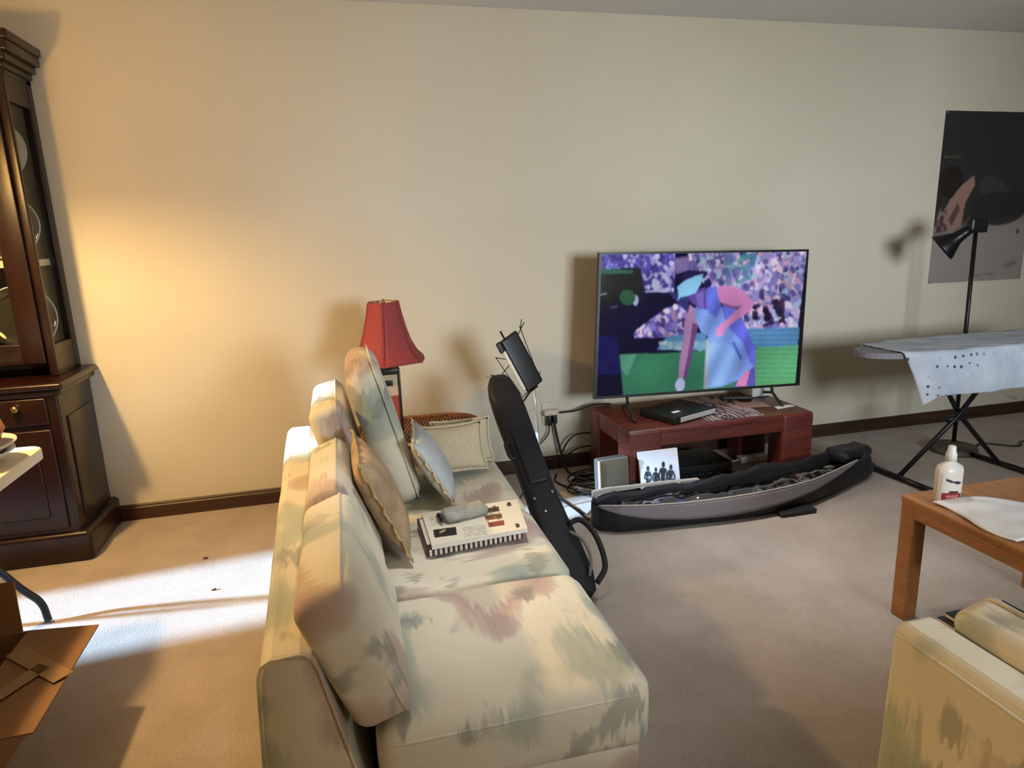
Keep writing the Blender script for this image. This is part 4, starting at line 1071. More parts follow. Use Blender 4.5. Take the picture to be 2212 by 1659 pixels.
sb = thing('dark_box', 'dark flat box on the carpet under the console', 'box', (1.85, 3.24, 0))
MB().rbox((1.80, 3.24, 0.045), (0.42, 0.26, 0.085), 0.008, 2).build('case', 'black', sb)  # flat dark box filling the dark space under the console
for k in range(6):
    MB().box(1.66 + k * 0.05, 1.69 + k * 0.05, 3.1085, 3.112, 0.03, 0.036).build('vent', 'speaker_box', sb)

# speaker and canvas
sp_ = thing('small_speaker', 'small grey speaker on the carpet before the console leg', 'speaker', (1.21, 2.87, 0))
mt = Matrix.Translation((1.205, 2.868, 0.142)) @ Matrix.Rotation(R(6), 4, 'Z') @ Matrix.Rotation(R(-5), 4, 'X')
MB().rbox((0, 0.022, 0), (0.165, 0.045, 0.275), 0.012, 3, mat=mt).build('case', 'speaker_box', sp_)
MB().rbox((0, -0.008, 0), (0.160, 0.014, 0.27), 0.006, 3, 4, (0, 0.4, 0), mat=mt).build('grille', 'speaker', sp_)
MB().rbox((-0.078, -0.010, 0), (0.008, 0.016, 0.26), 0.003, 2, mat=mt).build('edge_strip', 'foam', sp_)
cv = thing('canvas_print', 'small white canvas with four dark standing figures by the speaker', 'picture', (1.43, 2.87, 0.0))
a0, a1, a2 = Vector((1.345, 2.893, 0.283)), Vector((1.548, 2.880, 0.288)), Vector((1.355, 2.842, 0.006))
dn = (a1 - a0).cross(a2 - a0).normalized(); dn = dn if dn.y > 0 else -dn
vs = [a0, a1, a1 + (a2 - a0), a2]; vs2 = [v + dn * 0.018 for v in vs]
MB().add(vs + vs2, [(0, 1, 2, 3), (7, 6, 5, 4), (0, 4, 5, 1), (1, 5, 6, 2), (2, 6, 7, 3), (3, 7, 4, 0)]).build('stretched_canvas', 'paper', cv)
cpic = Pic(110, 100, [(545, 775), (860, 738), (922, 1065), (593, 1155)], (214, 218, 230))
def fig(x, y, s, arms):
    d = (24, 30, 40)
    cpic.oval(x, y - 78 * s, 13 * s, 17 * s, d); cpic.poly([(x - 20 * s, y - 58 * s), (x + 20 * s, y - 60 * s), (x + 16 * s, y), (x - 16 * s, y)], d)
    cpic.poly([(x - 16 * s, y - 4), (x + 16 * s, y - 4), (x + 22 * s, y + 92 * s), (x + 6 * s, y + 92 * s), (x, y + 20 * s), (x - 6 * s, y + 92 * s), (x - 22 * s, y + 92 * s)], d)
    for (ex, ey, hx, hy) in arms:
        for (p, q) in (((x + math.copysign(18, ex) * s, y - 54 * s), (x + ex * s, y + ey * s)), ((x + ex * s, y + ey * s), (x + hx * s, y + hy * s))):
            nx, ny = -(q[1] - p[1]), q[0] - p[0]; l = math.hypot(nx, ny) or 1; nx, ny = nx / l * 6 * s, ny / l * 6 * s
            cpic.poly([(p[0] - nx, p[1] - ny), (q[0] - nx, q[1] - ny), (q[0] + nx, q[1] + ny), (p[0] + nx, p[1] + ny)], d)
    cpic.blobs([(x - 14 * s, y - 50 * s), (x + 14 * s, y - 50 * s), (x + 18 * s, y + 80 * s), (x - 18 * s, y + 80 * s)], 7, 6, [(190, 195, 205)], 0.7)
fig(632, 945, 0.95, [(-34, -10, 10, 0), (34, -20, 20, 10)]); fig(700, 940, 0.85, [(-30, -30, -26, 10), (28, -10, 10, 10)])
fig(760, 920, 1.05, [(-30, -20, -26, 20), (30, -20, 26, 20)]); fig(820, 920, 0.9, [(40, -10, 12, 12), (-30, -10, -10, 14)])
cpic.blur(1)
cpic.panel('print', a0 - dn * 0.0006, a1 - dn * 0.0006, a2 - dn * 0.0006, attr_mat('canvas_print', None, 0.6), cv)
rb = [a1 + dn * 0.001, a1 + dn * 0.017, a1 + (a2 - a0) + dn * 0.017, a1 + (a2 - a0) + dn * 0.001]
ee = (a1 - a0).normalized() * 0.0012
MB().add([p for p in rb] + [p + ee for p in rb], [(0, 1, 2, 3), (7, 6, 5, 4), (0, 4, 5, 1), (1, 5, 6, 2), (2, 6, 7, 3), (3, 7, 4, 0)]).build('edge_wrap', 'black', cv)

# ================================================================== OPEN LONG BAG on the carpet
ob = thing('open_keyboard_bag', 'long open black padded bag lying on the carpet before the console', 'bag', (1.9, 2.75, 0))
NEAR = [(1.045, 2.735), (1.06, 2.68), (1.14, 2.635), (1.27, 2.62), (1.45, 2.606), (1.634, 2.593), (1.82, 2.588), (1.98, 2.60), (2.15, 2.635), (2.336, 2.70), (2.52, 2.77), (2.66, 2.825), (2.715, 2.865)]
FAR = [(1.055, 2.78), (1.07, 2.80), (1.15, 2.81), (1.27, 2.815), (1.45, 2.822), (1.634, 2.818), (1.82, 2.835), (1.98, 2.86), (2.15, 2.875), (2.336, 2.902), (2.52, 2.955), (2.66, 2.965), (2.72, 2.925)]
HN = [0.10, 0.118, 0.12, 0.105, 0.095, 0.095, 0.10, 0.105, 0.11, 0.12, 0.135, 0.125, 0.075]
HF = [0.10, 0.122, 0.13, 0.13, 0.13, 0.13, 0.135, 0.15, 0.145, 0.14, 0.145, 0.13, 0.075]
def resample(seq, n):
    out = []
    for k in range(n + 1):
        t = k / n * (len(seq) - 1); i = min(int(t), len(seq) - 2); f_ = t - i
        a, b = seq[i], seq[i + 1]
        out.append(tuple(p * (1 - f_) + q * f_ for p, q in zip(a, b)) if isinstance(a, tuple) else a * (1 - f_) + b * f_)
    return out
NN = 48
nr, fr, hn, hf = resample(NEAR, NN), resample(FAR, NN), resample(HN, NN), resample(HF, NN)
w = MB(); vs = []; fs = []; q = 12
for i in range(NN + 1):
    a = Vector((*nr[i], 0)); b = Vector((*fr[i], 0)); u = b - a; L_ = u.length; u.normalize()
    th = min(0.016, L_ * 0.2)
    wv = 0.006 * math.sin(i * 0.9) + 0.004 * math.sin(i * 2.3)
    zn, zf = hn[i] + wv, hf[i] + wv * 1.2
    closed = max(0.0, (i / NN - 0.86) / 0.14)            # lid still zipped over the right end
    lid = 0.035 * math.sin(math.pi * min(1, closed)) 
    for (d, z) in ((0.012, 0.0), (-0.006, 0.03), (-0.004, zn * 0.75), (0.004, zn), (th, zn), (th + 0.004, zn * 0.7), (th + 0.004, 0.018), (L_ - th, 0.018), (L_ - th, zf * 0.8), (L_ - th, zf), (L_, zf), (L_ - 0.004, 0.0)):
        if closed > 0 and z in (0.018,):
            z = 0.018 + min(1, closed * 2.5) * (min(zn, zf) + lid - 0.018)
        vs.append(a + u * d + Vector((0, 0, z)))
for i in range(NN):
    for k in range(q):
        fs.append((i * q + k, i * q + (k + 1) % q, (i + 1) * q + (k + 1) % q, (i + 1) * q + k))
fs.append(tuple(range(q))); fs.append(tuple(reversed(range(NN * q, NN * q + q))))
w.add(vs, fs, True).build('shell', 'nylon', ob)
# grey lining of the near wall turned outward
def lining(u, v):
    t = 0.07 + 0.77 * u; i = t * NN; k = min(int(i), NN - 1); f_ = i - k
    a = Vector((*nr[k], 0)).lerp(Vector((*nr[k + 1], 0)), f_); b = Vector((*fr[k], 0)).lerp(Vector((*fr[k + 1], 0)), f_)
    zt = hn[k] * (1 - f_) + hn[k + 1] * f_
    n_ = (b - a).normalized()
    drop = 0.056 * math.sin(math.pi * min(1, max(0, u)) ** 0.9) + 0.004
    lift = 0.018 * math.sin(math.pi * u)
    return a + n_ * (0.006 - 0.024 * v * math.sin(math.pi * u) ** 0.5 - 0.004) + Vector((0, 0, zt + 0.008 + lift * (1 - v) - drop * v))
MB().grid(lining, 40, 5).build('grey_lining', 'lining', ob, solid=0.004)
MB().tube([lining(k / 40, 0.0) + Vector((0, 0, 0.002)) for k in range(41)], 0.0035, 6).build('pale_binding', 'foam', ob)
pts = [Vector((*fr[k], hf[k] + 0.006)) for k in range(4, 21)]
w = MB()
for k in range(len(pts) - 1):
    p, r_ = pts[k], pts[k + 1]
    hgt = 0.020 * (1 - k / 16) + 0.003
    d = Vector((0, 0.012, 0))
    w.add([p - d, r_ - d, r_ + d, p + d, p - d + Vector((0, 0, hgt)), r_ - d + Vector((0, 0, hgt)), r_ + d + Vector((0, 0, hgt)), p + d + Vector((0, 0, hgt))], [(3, 2, 1, 0), (4, 5, 6, 7), (0, 1, 5, 4), (1, 2, 6, 5), (2, 3, 7, 6), (3, 0, 4, 7)])
w.build('foam_edge', 'foam', ob)
# front tab on the carpet and lid hump at the right end
MB().rbox((2.02, 2.585, 0.012), (0.20, 0.075, 0.02), 0.009, 3, 3, mat=None, wob=0.004, wsc=20).build('tab', 'nylon', ob)
mt = Matrix.Translation((2.60, 2.925, 0.128)) @ Matrix.Rotation(R(12), 4, 'Z')
MB().rbox((0, 0, 0), (0.24, 0.13, 0.07), 0.034, 4, 5, (0.05, 0.05, 0.1), mat=mt, wob=0.012, wsc=12).build('folded_lid', 'nylon', ob)
# crumpled clear plastic inside
pw = thing('plastic_wrap', 'crumpled clear plastic wrap inside the open black bag', 'plastic', (1.95, 2.74, 0.03))
def wrapf(u, v):
    t = 0.20 + 0.64 * u; i = t * NN; k = min(int(i), NN - 1); f_ = i - k
    a = Vector((*nr[k], 0)).lerp(Vector((*nr[k + 1], 0)), f_); b = Vector((*fr[k], 0)).lerp(Vector((*fr[k + 1], 0)), f_)
    p = a.lerp(b, 0.16 + 0.68 * v)
    z = 0.085 + 0.030 * math.sin(math.pi * v) * math.sin(math.pi * u) ** 0.4 + 0.016 * noise.noise(Vector((p.x * 11, p.y * 20, 1))) + 0.006 * noise.noise(Vector((p.x * 30, p.y * 34, 4)))
    return Vector((p.x, p.y, z))
MB().grid(wrapf, 90, 16).build('sheet', 'wrap', pw, solid=0.002)
def boardf(x0, x1):
    return None
ki = thing('white_keyboard', 'pale flat instrument packed in the open black bag', 'keyboard', (1.9, 2.74, 0.02))
def kb(u, v):
    t = 0.22 + 0.58 * u; i = t * NN; k = min(int(i), NN - 1); f_ = i - k
    a = Vector((*nr[k], 0)).lerp(Vector((*nr[k + 1], 0)), f_); b = Vector((*fr[k], 0)).lerp(Vector((*fr[k + 1], 0)), f_)
    p = a.lerp(b, 0.22 + 0.56 * v); return Vector((p.x, p.y, 0.06))
MB().grid(kb, 24, 2).build('case', 'speaker_box', ki, solid=0.03)

# ================================================================== OUTLET, ADAPTER, CABLES
ou = thing('wall_outlet', 'ivory wall outlet plate with a plugged in adapter', 'outlet', (1.092, WALL_Y, 0.29))
MB().rbox((1.092, WALL_Y - 0.004, 0.338), (0.078, 0.008, 0.125), 0.003, 2).build('plate', 'ivory', ou)
MB().rbox((1.098, WALL_Y - 0.03, 0.350), (0.085, 0.045, 0.03), 0.006, 2).build('adapter', 'ivory', ou)
MB().rbox((1.085, WALL_Y - 0.03, 0.305), (0.026, 0.04, 0.06), 0.006, 2).build('plug', 'black', ou)
MB().rbox((1.116, WALL_Y - 0.032, 0.312), (0.026, 0.042, 0.055), 0.006, 2).build('plug', 'black', ou)
def cable(label, pts, r=0.0055, mat='cord', nn_=8):
    tag(MB().tube(smooth_path(pts, nn_), r, 7).build('cable', mat), label, 'cable', 'black cables by the outlet')
cable('black cable running from the outlet to the console top', [(1.145, 3.515, 0.345), (1.24, 3.50, 0.352), (1.33, 3.47, 0.385), (1.42, 3.42, 0.394)])
cable('thick black cable hanging straight down from the outlet', [(1.116, 3.52, 0.285), (1.13, 3.515, 0.20), (1.15, 3.50, 0.10), (1.17, 3.46, 0.012), (1.20, 3.38, 0.007), (1.27, 3.30, 0.006)], 0.0075)
cable('thin black cable drooping left from the outlet plug', [(1.085, 3.52, 0.272), (1.082, 3.52, 0.235), (1.06, 3.52, 0.20), (1.00, 3.51, 0.145), (0.955, 3.49, 0.06), (0.95, 3.45, 0.007), (1.02, 3.36, 0.006)], 0.004)
cable('upper of two black cables arching to the console side', [(1.155, 3.50, 0.115), (1.18, 3.49, 0.17), (1.23, 3.48, 0.215), (1.32, 3.47, 0.22), (1.38, 3.47, 0.2)], 0.005)
cable('lower of two black cables arching to the console side', [(1.17, 3.49, 0.085), (1.21, 3.48, 0.12), (1.27, 3.47, 0.142), (1.36, 3.47, 0.135), (1.40, 3.46, 0.11)], 0.005)
cable('black cable trailing across the carpet to the open bag', [(0.96, 3.17, 0.006), (1.0, 3.10, 0.006), (1.03, 2.98, 0.006), (1.045, 2.86, 0.007), (1.05, 2.80, 0.012)], 0.0055)
cable('black cable crossing the carpet beside the coil', [(1.10, 3.45, 0.006), (1.06, 3.34, 0.006), (1.10, 3.22, 0.006), (1.14, 3.12, 0.006), (1.18, 3.06, 0.006)], 0.005)
w = MB(); rnd = random.Random(3)
pts = []
for k in range(140):
    a = k * 0.30; rr = 0.115 + 0.03 * math.sin(k * 0.13) + 0.012 * math.sin(k * 0.71)
    pts.append((1.245 + rr * 1.15 * math.cos(a) + 0.01 * math.sin(k * 0.21), 3.19 + rr * 0.85 * math.sin(a), 0.007 + 0.0005 * k))
w.tube(pts, 0.0055, 6)
tag(w.build('cable_coil', 'cord'), 'heap of coiled black cable on the carpet by the speaker', 'cable')
pts = [(1.13 + 0.28 * t, 3.14 + 0.04 * math.sin(9 * t) + 0.1 * t * (1 - t), 0.005) for t in [k / 14 for k in range(15)]]
o = quad_slab([(1.10, 3.18), (1.22, 3.22), (1.20, 3.26), (1.08, 3.22)], 0.0, 0.003).build('paper_scrap', 'paper'); tag(o, 'scrap of white paper under the crossing cables', 'paper')

# ================================================================== FLOOR LAMP
flm = thing('floor_lamp', 'slim black floor reading lamp behind the ironing board', 'lamp', (3.45, 3.05, 0))
MB().lathe([(0, 0), (0.125, 0), (0.128, 0.01), (0.122, 0.034), (0.10, 0.04), (0.02, 0.043), (0.012, 0.06), (0, 0.06)], (3.45, 3.05, 0), 40).build('base', 'speaker_box', flm)
MB().tube([(3.45, 3.05, 0.05), (3.44, 3.05, 0.72), (3.425, 3.05, 1.31)], 0.0115, 12).build('pole', 'black_metal', flm)
MB().rbox((3.395, 3.03, 1.315), (0.095, 0.05, 0.085), 0.022, 3, mat=None).build('joint', 'black', flm)
MB().rbox((3.46, 3.04, 1.305), (0.05, 0.03, 0.07), 0.01, 3).build('switch_knob', 'black', flm)
hd = Vector((-0.50, 0.52, -0.60)).normalized()
mt = Matrix.Translation((3.375, 3.03, 1.30)) @ hd.to_track_quat('Z', 'Y').to_matrix().to_4x4()
MB().lathe([(0.0, -0.005), (0.026, 0.0), (0.030, 0.05), (0.036, 0.085), (0.056, 0.12), (0.080, 0.158), (0.083, 0.172), (0.079, 0.170), (0.05, 0.125), (0.03, 0.10), (0, 0.10)], (0, 0, 0), 28, mt).build('lamp_head', 'black_metal', flm)
MB().lathe([(0, 0.105), (0.022, 0.11), (0.03, 0.135), (0.02, 0.155), (0, 0.16)], (0, 0, 0), 18, mt).build('bulb', 'milk', flm)
tag(MB().tube(smooth_path([(3.57, 3.03, 0.008), (3.72, 3.08, 0.006), (3.85, 2.98, 0.006), (3.98, 3.04, 0.006), (4.10, 2.95, 0.006), (3.95, 2.86, 0.006), (4.2, 2.80, 0.006)], 8), 0.005, 7).build('lamp_cord', 'cord'), 'black lamp cord snaking over the carpet behind the ironing board', 'cord')

# ================================================================== POSTER
po = Pic(150, 200, [(0, 0), (1, 0), (1, 1), (0, 1)], (44, 42, 42))
x, y = po.x, po.y
bt = 1 / (1 + np.exp(-(y - (0.66 - 0.10 * (x - 0.3))) / 0.018))
po.a = po.a * (1 - bt[..., None]) + np.array((150, 140, 132)) * bt[..., None]
po.oval(0.62, 0.47, 0.2, 0.08, (66, 62, 68), 20, 0.6); po.oval(0.66, 0.56, 0.30, 0.10, (34, 32, 40), 0, 0.8)
po.oval(0.13, 0.40, 0.12, 0.09, (30, 24, 22), 0); 
po.poly([(0.10, 0.66), (0.06, 0.60), (0.14, 0.50), (0.24, 0.42), (0.36, 0.36), (0.38, 0.42), (0.30, 0.52), (0.28, 0.66), (0.16, 0.70)], (150, 118, 104))
po.poly([(0.14, 0.62), (0.22, 0.52), (0.25, 0.56), (0.18, 0.66)], (86, 52, 50), 0.8); po.poly([(0.02, 0.58), (0.10, 0.60), (0.14, 0.68), (0.02, 0.70)], (70, 40, 44), 0.8)
po.blobs([(0.0, 0.55), (0.12, 0.55), (0.12, 0.70), (0.0, 0.70)], 26, 0.018, [(110, 84, 84), (50, 34, 40), (150, 130, 126)], 0.7)
po.poly([(0.03, 0.255), (0.14, 0.252), (0.20, 0.257), (0.20, 0.263), (0.14, 0.258), (0.03, 0.262)], (120, 108, 84), 0.8)
po.poly([(0.42, 0.965), (0.70, 0.957), (0.70, 0.961), (0.42, 0.969)], (80, 72, 68)); po.poly([(0.80, 0.90), (0.92, 0.88), (0.92, 0.91), (0.80, 0.93)], (112, 108, 106), 0.8); po.oval(0.90, 0.70, 0.02, 0.015, (80, 74, 76))
po.blur(1)
pp = thing('wall_poster', 'large poster with dark upper half pinned to the wall', 'poster', (4.03, WALL_Y, 0.945))
MB().box(3.655, 4.405, WALL_Y - 0.0025, WALL_Y - 0.0005, 0.945, 1.99).build('sheet', 'paper', pp)
po.panel('print', (3.655, WALL_Y - 0.004, 1.99), (4.405, WALL_Y - 0.004, 1.985), (3.655, WALL_Y - 0.004, 0.945), attr_mat('poster_print', None, 0.45), pp)
for (x_, z_) in ((3.665, 1.98), (4.395, 1.975), (3.66, 0.955), (4.39, 0.955)):
    MB().lathe([(0, 0), (0.006, 0.001), (0.005, 0.005), (0, 0.006)], (0, 0, 0), 10, Matrix.Translation((x_, WALL_Y - 0.005, z_)) @ Matrix.Rotation(R(90), 4, 'X')).build('pin', 'chrome', pp)

# ================================================================== IRONING BOARD
ib = thing('ironing_board', 'ironing board on crossed dark metal legs with T shaped feet', 'ironing board', (3.1, 2.76, 0))
IZ = 0.725
out = []
for k in range(17):
    a = R(90 + 180 * k / 16); out.append((2.62 + 0.15 * math.cos(a) * 1.05, 2.76 + 0.06 * math.sin(a)))
outl = [(3.85, 2.93), (2.95, 2.93)] + [(2.95 - 0.48 * math.sin(R(90 * k / 12)) , 2.76 + 0.17 * math.cos(R(90 * k / 12)) ** 0.8 + 0.02 * 0) for k in range(13)] + [(2.95 - 0.48 * math.sin(R(90 - 90 * k / 12)), 2.76 - 0.17 * max(0, math.cos(R(90 - 90 * k / 12))) ** 0.8) for k in range(1, 13)] + [(2.95, 2.59), (3.85, 2.59)]
MB().prism(outl, IZ - 0.028, IZ, 2).build('board', 'ib_grey', ib)
for (x0, x1, yo) in ((2.80, 3.42, 0.05), (3.44, 2.86, -0.05)):
    for dy in (-0.03, 0.03):
        pass
MB().tube([(2.785, 2.76, 0.025), (3.11, 2.745, 0.33), (3.42, 2.745, 0.69)], 0.0125, 10).build('leg', 'black_metal', ib)
MB().tube([(3.455, 2.77, 0.025), (3.15, 2.775, 0.33), (2.90, 2.775, 0.69)], 0.0125, 10).build('leg', 'black_metal', ib)
MB().tube([(3.46, 2.72, 0.40), (3.25, 2.72, 0.48), (3.47, 2.72, 0.69)], 0.008, 8).build('brace', 'silver', ib)
MB().tube([(3.06, 2.76, 0.31), (3.20, 2.76, 0.325)], 0.017, 10).build('pivot', 'black', ib)
for x_ in (2.785, 3.46):
    f_ = MB().tube([(x_ + 0.01, 2.565, 0.020), (x_ - 0.01, 2.965, 0.020)], 0.0145, 10).build('foot_bar', 'black_metal', ib)
    for y_ in (2.565, 2.965):
        MB().tube([(x_, y_ - 0.022, 0.020), (x_, y_ + 0.022, 0.020)], 0.0195, 10).build('rubber_cap', 'black', f_)
def cloth_mat():
    m, nt, b = new_mat('printed_pale_cloth')
    v = coords(nt)
    vo = N(nt, 'ShaderNodeTexVoronoi'); vo.inputs['Scale'].default_value = 22; vo.inputs['Randomness'].default_value = 0.35
    nt.links.new(v, vo.inputs['Vector'])
    dots = ramp(nt, vo.outputs['Distance'], [(0.16, (1, 1, 1, 1)), (0.22, (0, 0, 0, 1))])
    x_ = N(nt, 'ShaderNodeSeparateXYZ'); nt.links.new(v, x_.inputs[0])
    fade = ramp(nt, x_.outputs['X'], [(0.0, (1, 1, 1, 1)), (0.05, (0, 0, 0, 1))])
    # dotted border only at the nose end of the cloth
    mr = N(nt, 'ShaderNodeMapRange'); mr.inputs['From Min'].default_value = -0.30; mr.inputs['From Max'].default_value = -0.16
    mr.inputs['To Min'].default_value = 1; mr.inputs['To Max'].default_value = 0.12
    nt.links.new(x_.outputs['X'], mr.inputs['Value'])
    ml = N(nt, 'ShaderNodeMath', operation='MULTIPLY'); nt.links.new(dots, ml.inputs[0]); nt.links.new(mr.outputs[0], ml.inputs[1])
    base = ramp(nt, noise_tex(nt, v, 7, 3), [(0.35, rgb(176, 184, 196)), (0.65, rgb(196, 204, 212))])
    mx = N(nt, 'ShaderNodeMix', data_type='RGBA'); nt.links.new(ml.outputs[0], mx.inputs[0]); nt.links.new(base, mx.inputs[6]); mx.inputs[7].default_value = rgb(76, 82, 100)
    nt.links.new(mx.outputs[2], b.inputs['Base Color']); b.inputs['Roughness'].default_value = 0.9
    return m
M['cloth'] = cloth_mat()
def clothf(u, v):
    # u along the board, v from the wall side over the top and down the front
    x_ = 2.60 + 1.30 * u
    s = -0.05 + 0.65 * v
    half = 0.175 if x_ > 2.95 else 0.02 + 0.158 * max(0.0, 1 - ((2.95 - x_) / 0.49) ** 2) ** 0.5
    yb, yf = 2.76 + half, 2.76 - half
    wid = yb - yf
    wr = 0.004 * noise.noise(Vector((x_ * 9 + s * 7, s * 12, 2)))
    if s < 0:
        return Vector((x_, yb + 0.004, IZ + 0.006 + s + wr))
    if s < wid:
        return Vector((x_, yb - s, IZ + 0.006 + wr + 0.004 * noise.noise(Vector((x_ * 16 - s * 30, s * 6, 5)))))
    d = s - wid
    hang = 0.215 + 0.05 * max(0, 1 - u / 0.08)
    d = min(d, hang)
    return Vector((x_ + 0.10 * max(0, 1 - u / 0.25) * (d / 0.25), yf - 0.008 - 0.03 * math.sin(min(1, d / 0.2) * 1.6) - 0.012 * math.sin(x_ * 17) * d / 0.25, IZ + 0.006 - d + wr))
clo = MB().grid(clothf, 90, 60).build('ironing_cloth', 'cloth', None, solid=0.003)
tag(clo, 'pale blue white cloth with dark dots draped over the ironing board', 'cloth')

# ================================================================== OAK END TABLE with bottle and towel
ot = thing('oak_table', 'square edged oak end table with rounded corners at the right', 'table', (2.12, 1.5, 0))
OX0, OX1, OY0, OY1, OZ = 1.79, 2.44, 1.22, 1.76, 0.45
MB().rbox(((OX0 + OX1) / 2, (OY0 + OY1) / 2, OZ - 0.016), (OX1 - OX0, OY1 - OY0, 0.032), 0.012, 3).build('table_top', 'oak', ot)
for x_ in (OX0 + 0.032, OX1 - 0.032):
    for y_ in (OY0 + 0.032, OY1 - 0.032):
        MB().rbox((x_, y_, (OZ - 0.02) / 2), (0.058, 0.058, OZ - 0.02), 0.008, 3).build('leg', 'oak', ot)
for y_ in (OY0 + 0.02, OY1 - 0.02):
    MB().rbox(((OX0 + OX1) / 2, y_, OZ - 0.045), (OX1 - OX0 - 0.10, 0.03, 0.055), 0.006, 2).build('apron', 'oak', ot)
for x_ in (OX0 + 0.02, OX1 - 0.02):
    MB().rbox((x_, (OY0 + OY1) / 2, OZ - 0.045), (0.03, OY1 - OY0 - 0.10, 0.055), 0.006, 2).build('apron', 'oak', ot)
bo = thing('lotion_bottle', 'white plastic bottle with red label on the oak table', 'bottle', (1.880, 1.665, OZ))
BX, BY = 1.884, 1.668
MB().lathe([(0, 0), (0.044, 0), (0.047, 0.004), (0.047, 0.105), (0.043, 0.118), (0.026, 0.128), (0.015, 0.136), (0.015, 0.15), (0, 0.15)], (BX, BY, OZ + 0.001), 32, sx=1.0, sy=0.68).build('body', 'milk', bo)
MB().lathe([(0.0165, 0.138), (0.0165, 0.160), (0.013, 0.168), (0.011, 0.186), (0.009, 0.188), (0, 0.188)], (BX, BY, OZ + 0.001), 20).build('cap', 'white_plastic', bo)
lab = Pic(60, 60, [(0, 0), (1, 0), (1, 1), (0, 1)], (214, 208, 196))
lab.poly([(0.04, 0.70), (0.30, 0.68), (0.36, 0.60), (0.74, 0.62), (0.76, 0.72), (0.96, 0.74), (0.96, 0.99), (0.04, 0.97)], (134, 34, 36))
lab.poly([(0.34, 0.61), (0.72, 0.63), (0.72, 0.72), (0.34, 0.70)], (70, 26, 30))
for k in range(5): lab.poly([(0.26 + k * 0.10, 0.77), (0.33 + k * 0.10, 0.77), (0.33 + k * 0.10, 0.88), (0.26 + k * 0.10, 0.88)], (216, 170, 150), 0.75)
lab.poly([(0.16, 0.12), (0.34, 0.17), (0.50, 0.24), (0.62, 0.22), (0.84, 0.29), (0.84, 0.35), (0.66, 0.36), (0.50, 0.29), (0.36, 0.27), (0.18, 0.21)], (32, 36, 48))
lab.blur(1)
def labc(uu, vv):
    a = (uu - 0.5) * 1.75 - math.pi / 2 - 0.25
    return np.stack([0.0476 * np.cos(a), 0.68 * 0.0476 * np.sin(a) - 0.0008, np.zeros_like(a)], -1)
lab.panel('label', (BX, BY, OZ + 0.098), (BX, BY, OZ + 0.098), (BX, BY, OZ + 0.010), attr_mat('bottle_label', None, 0.4), bo, labc)
def towelf(u, v):
    p = Vector((1.815, 1.655, 0)).lerp(Vector((1.80, 1.36, 0)), u).lerp(Vector((2.06, 1.60, 0)).lerp(Vector((2.10, 1.30, 0)), u), v)
    z = OZ + 0.006 + 0.016 * math.sin(math.pi * v) * (0.6 + 0.4 * math.sin(3 * u + 1)) + 0.006 * noise.noise(Vector((p.x * 14, p.y * 14, 0)))
    p.x += 0.012 * math.sin(u * 7); p.y += 0.010 * math.sin(v * 6)
    return Vector((p.x, p.y, max(z, OZ + 0.003)))
tag(MB().grid(towelf, 24, 24).build('hand_towel', 'cream_cloth', None, solid=0.004), 'white folded hand towel lying on the oak table', 'towel')
# magazines on the floor under the table
for k, (x0, y0, x1, y1, mt, lab_) in enumerate(((1.90, 1.36, 2.16, 1.66, 'mag_dark', 'lower dark magazine on the carpet under the oak table'), (1.92, 1.37, 2.17, 1.65, 'mag_dark', 'upper dark magazine on the carpet under the oak table'))):
    t = thing('magazine', lab_, 'magazine', ((x0 + x1) / 2, (y0 + y1) / 2, 0.02 * k), 'magazines under the oak table')
    z = 0.02 * k + 0.001
    quad_slab([(x0, y0), (x1, y0 - 0.01), (x1, y1), (x0, y1)], z + 0.002, z + 0.015).build('pages', 'paper', t)
    quad_slab([(x0 - 0.002, y0), (x1, y0 - 0.011), (x1, y1), (x0 - 0.002, y1)], z + 0.015, z + 0.018).build('cover', mt, t)
    if k: quad_slab([(x0 + 0.05, y0 + 0.08), (x0 + 0.13, y0 + 0.07), (x0 + 0.14, y0 + 0.2), (x0 + 0.06, y0 + 0.21)], z + 0.018, z + 0.0186).build('cover_picture', 'pouch', t)

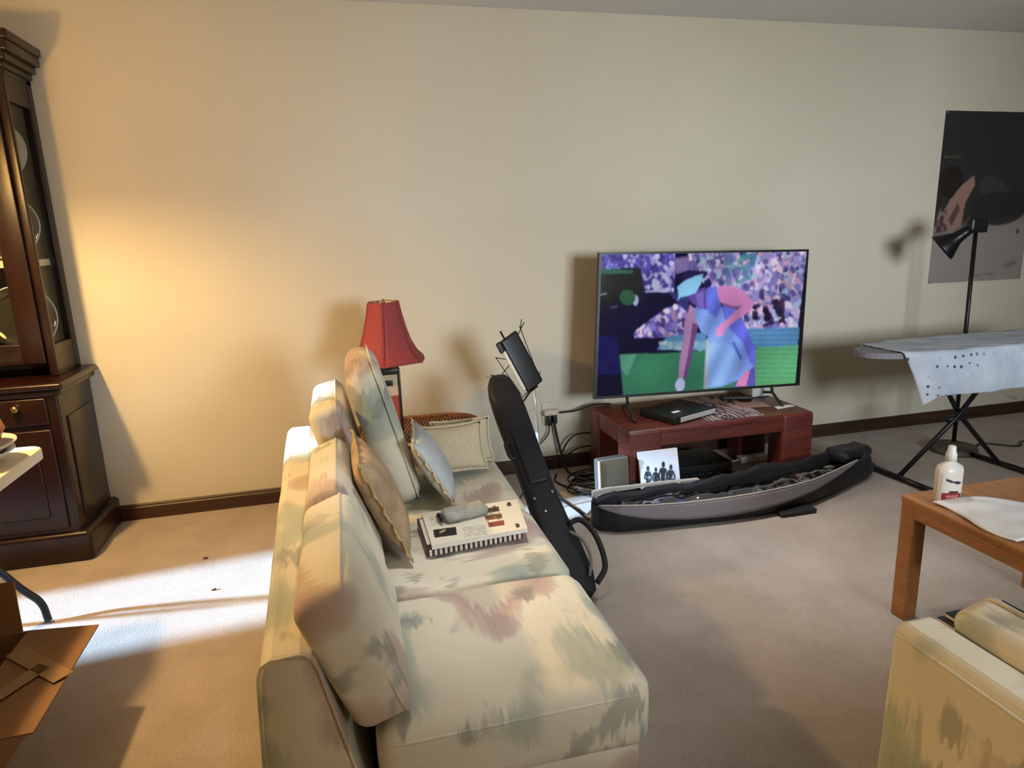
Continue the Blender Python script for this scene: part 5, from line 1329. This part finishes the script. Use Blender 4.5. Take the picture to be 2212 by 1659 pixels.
# ================================================================== SECOND SOFA SECTION at the bottom right
s2 = thing('armless_chair', 'matching armless chair seen from behind at the lower right corner', 'chair', (1.35, 0.45, 0))
w = MB(); vs = []; fs = []
prf = [(0.945, 0.03), (0.962, 0.59), (0.968, 0.612), (0.985, 0.622), (1.04, 0.622), (1.056, 0.612), (1.066, 0.59), (1.15, 0.2), (1.15, 0.03)]
for i in range(13):
    y_ = 0.932 - 0.85 * i / 12
    for (x_, z_) in prf: vs.append((x_ + 0.003 * noise.noise(Vector((x_ * 5, y_ * 5, z_ * 5))), y_, z_))
for i in range(12):
    for k in range(9): fs.append((i * 9 + k, i * 9 + (k + 1) % 9, (i + 1) * 9 + (k + 1) % 9, (i + 1) * 9 + k))
fs += [tuple(range(9)), tuple(reversed(range(108, 117)))]
w.add(vs, fs, False); b2 = w.build('back_frame', 'fabric3', s2)
bv = b2.modifiers.new('rounded_edge', 'BEVEL'); bv.width = 0.012; bv.segments = 3; bv.limit_method = 'ANGLE'; bv.angle_limit = R(40)
MB().tube([(0.963, 0.93 - 0.846 * k / 12, 0.602) for k in range(13)], 0.0035, 6).build('piping', 'fabric3', b2)
MB().rbox((1.46, 0.505, 0.145), (0.62, 0.84, 0.23), 0.02, 3, 4).build('base', 'fabric3', s2)
MB().rbox((1.47, 0.505, 0.335), (0.60, 0.85, 0.168), 0.042, 4, 6, (0.01, 0.01, 0.1)).build('seat_cushion', 'fabric2', s2)
lean_cushion('back_cushion', 1.17, 0.09, 0.91, 0.425, 0.24, 0.10, 16, 'fabric2', s2)
for fx in (1.0, 1.72):
    for fy in (0.13, 0.88):
        MB().box(fx - 0.025, fx + 0.025, fy - 0.025, fy + 0.025, 0, 0.035).build('foot', 'dark_trim', s2)

# crumbs on the carpet
for (x_, y_, s_, lab_) in ((-0.677, 2.971, 0.011, 'brown crumb on the carpet near the baseboard'), (-0.596, 2.668, 0.010, 'brown crumb in the sunlit strip of carpet')):
    o = MB().rbox((x_, y_, 0.004), (s_ * 1.6, s_, 0.008), 0.003, 2, 2, wob=0.003, wsc=120).build('crumb', 'brown_crumb'); tag(o, lab_, 'crumb', 'crumbs on the carpet')
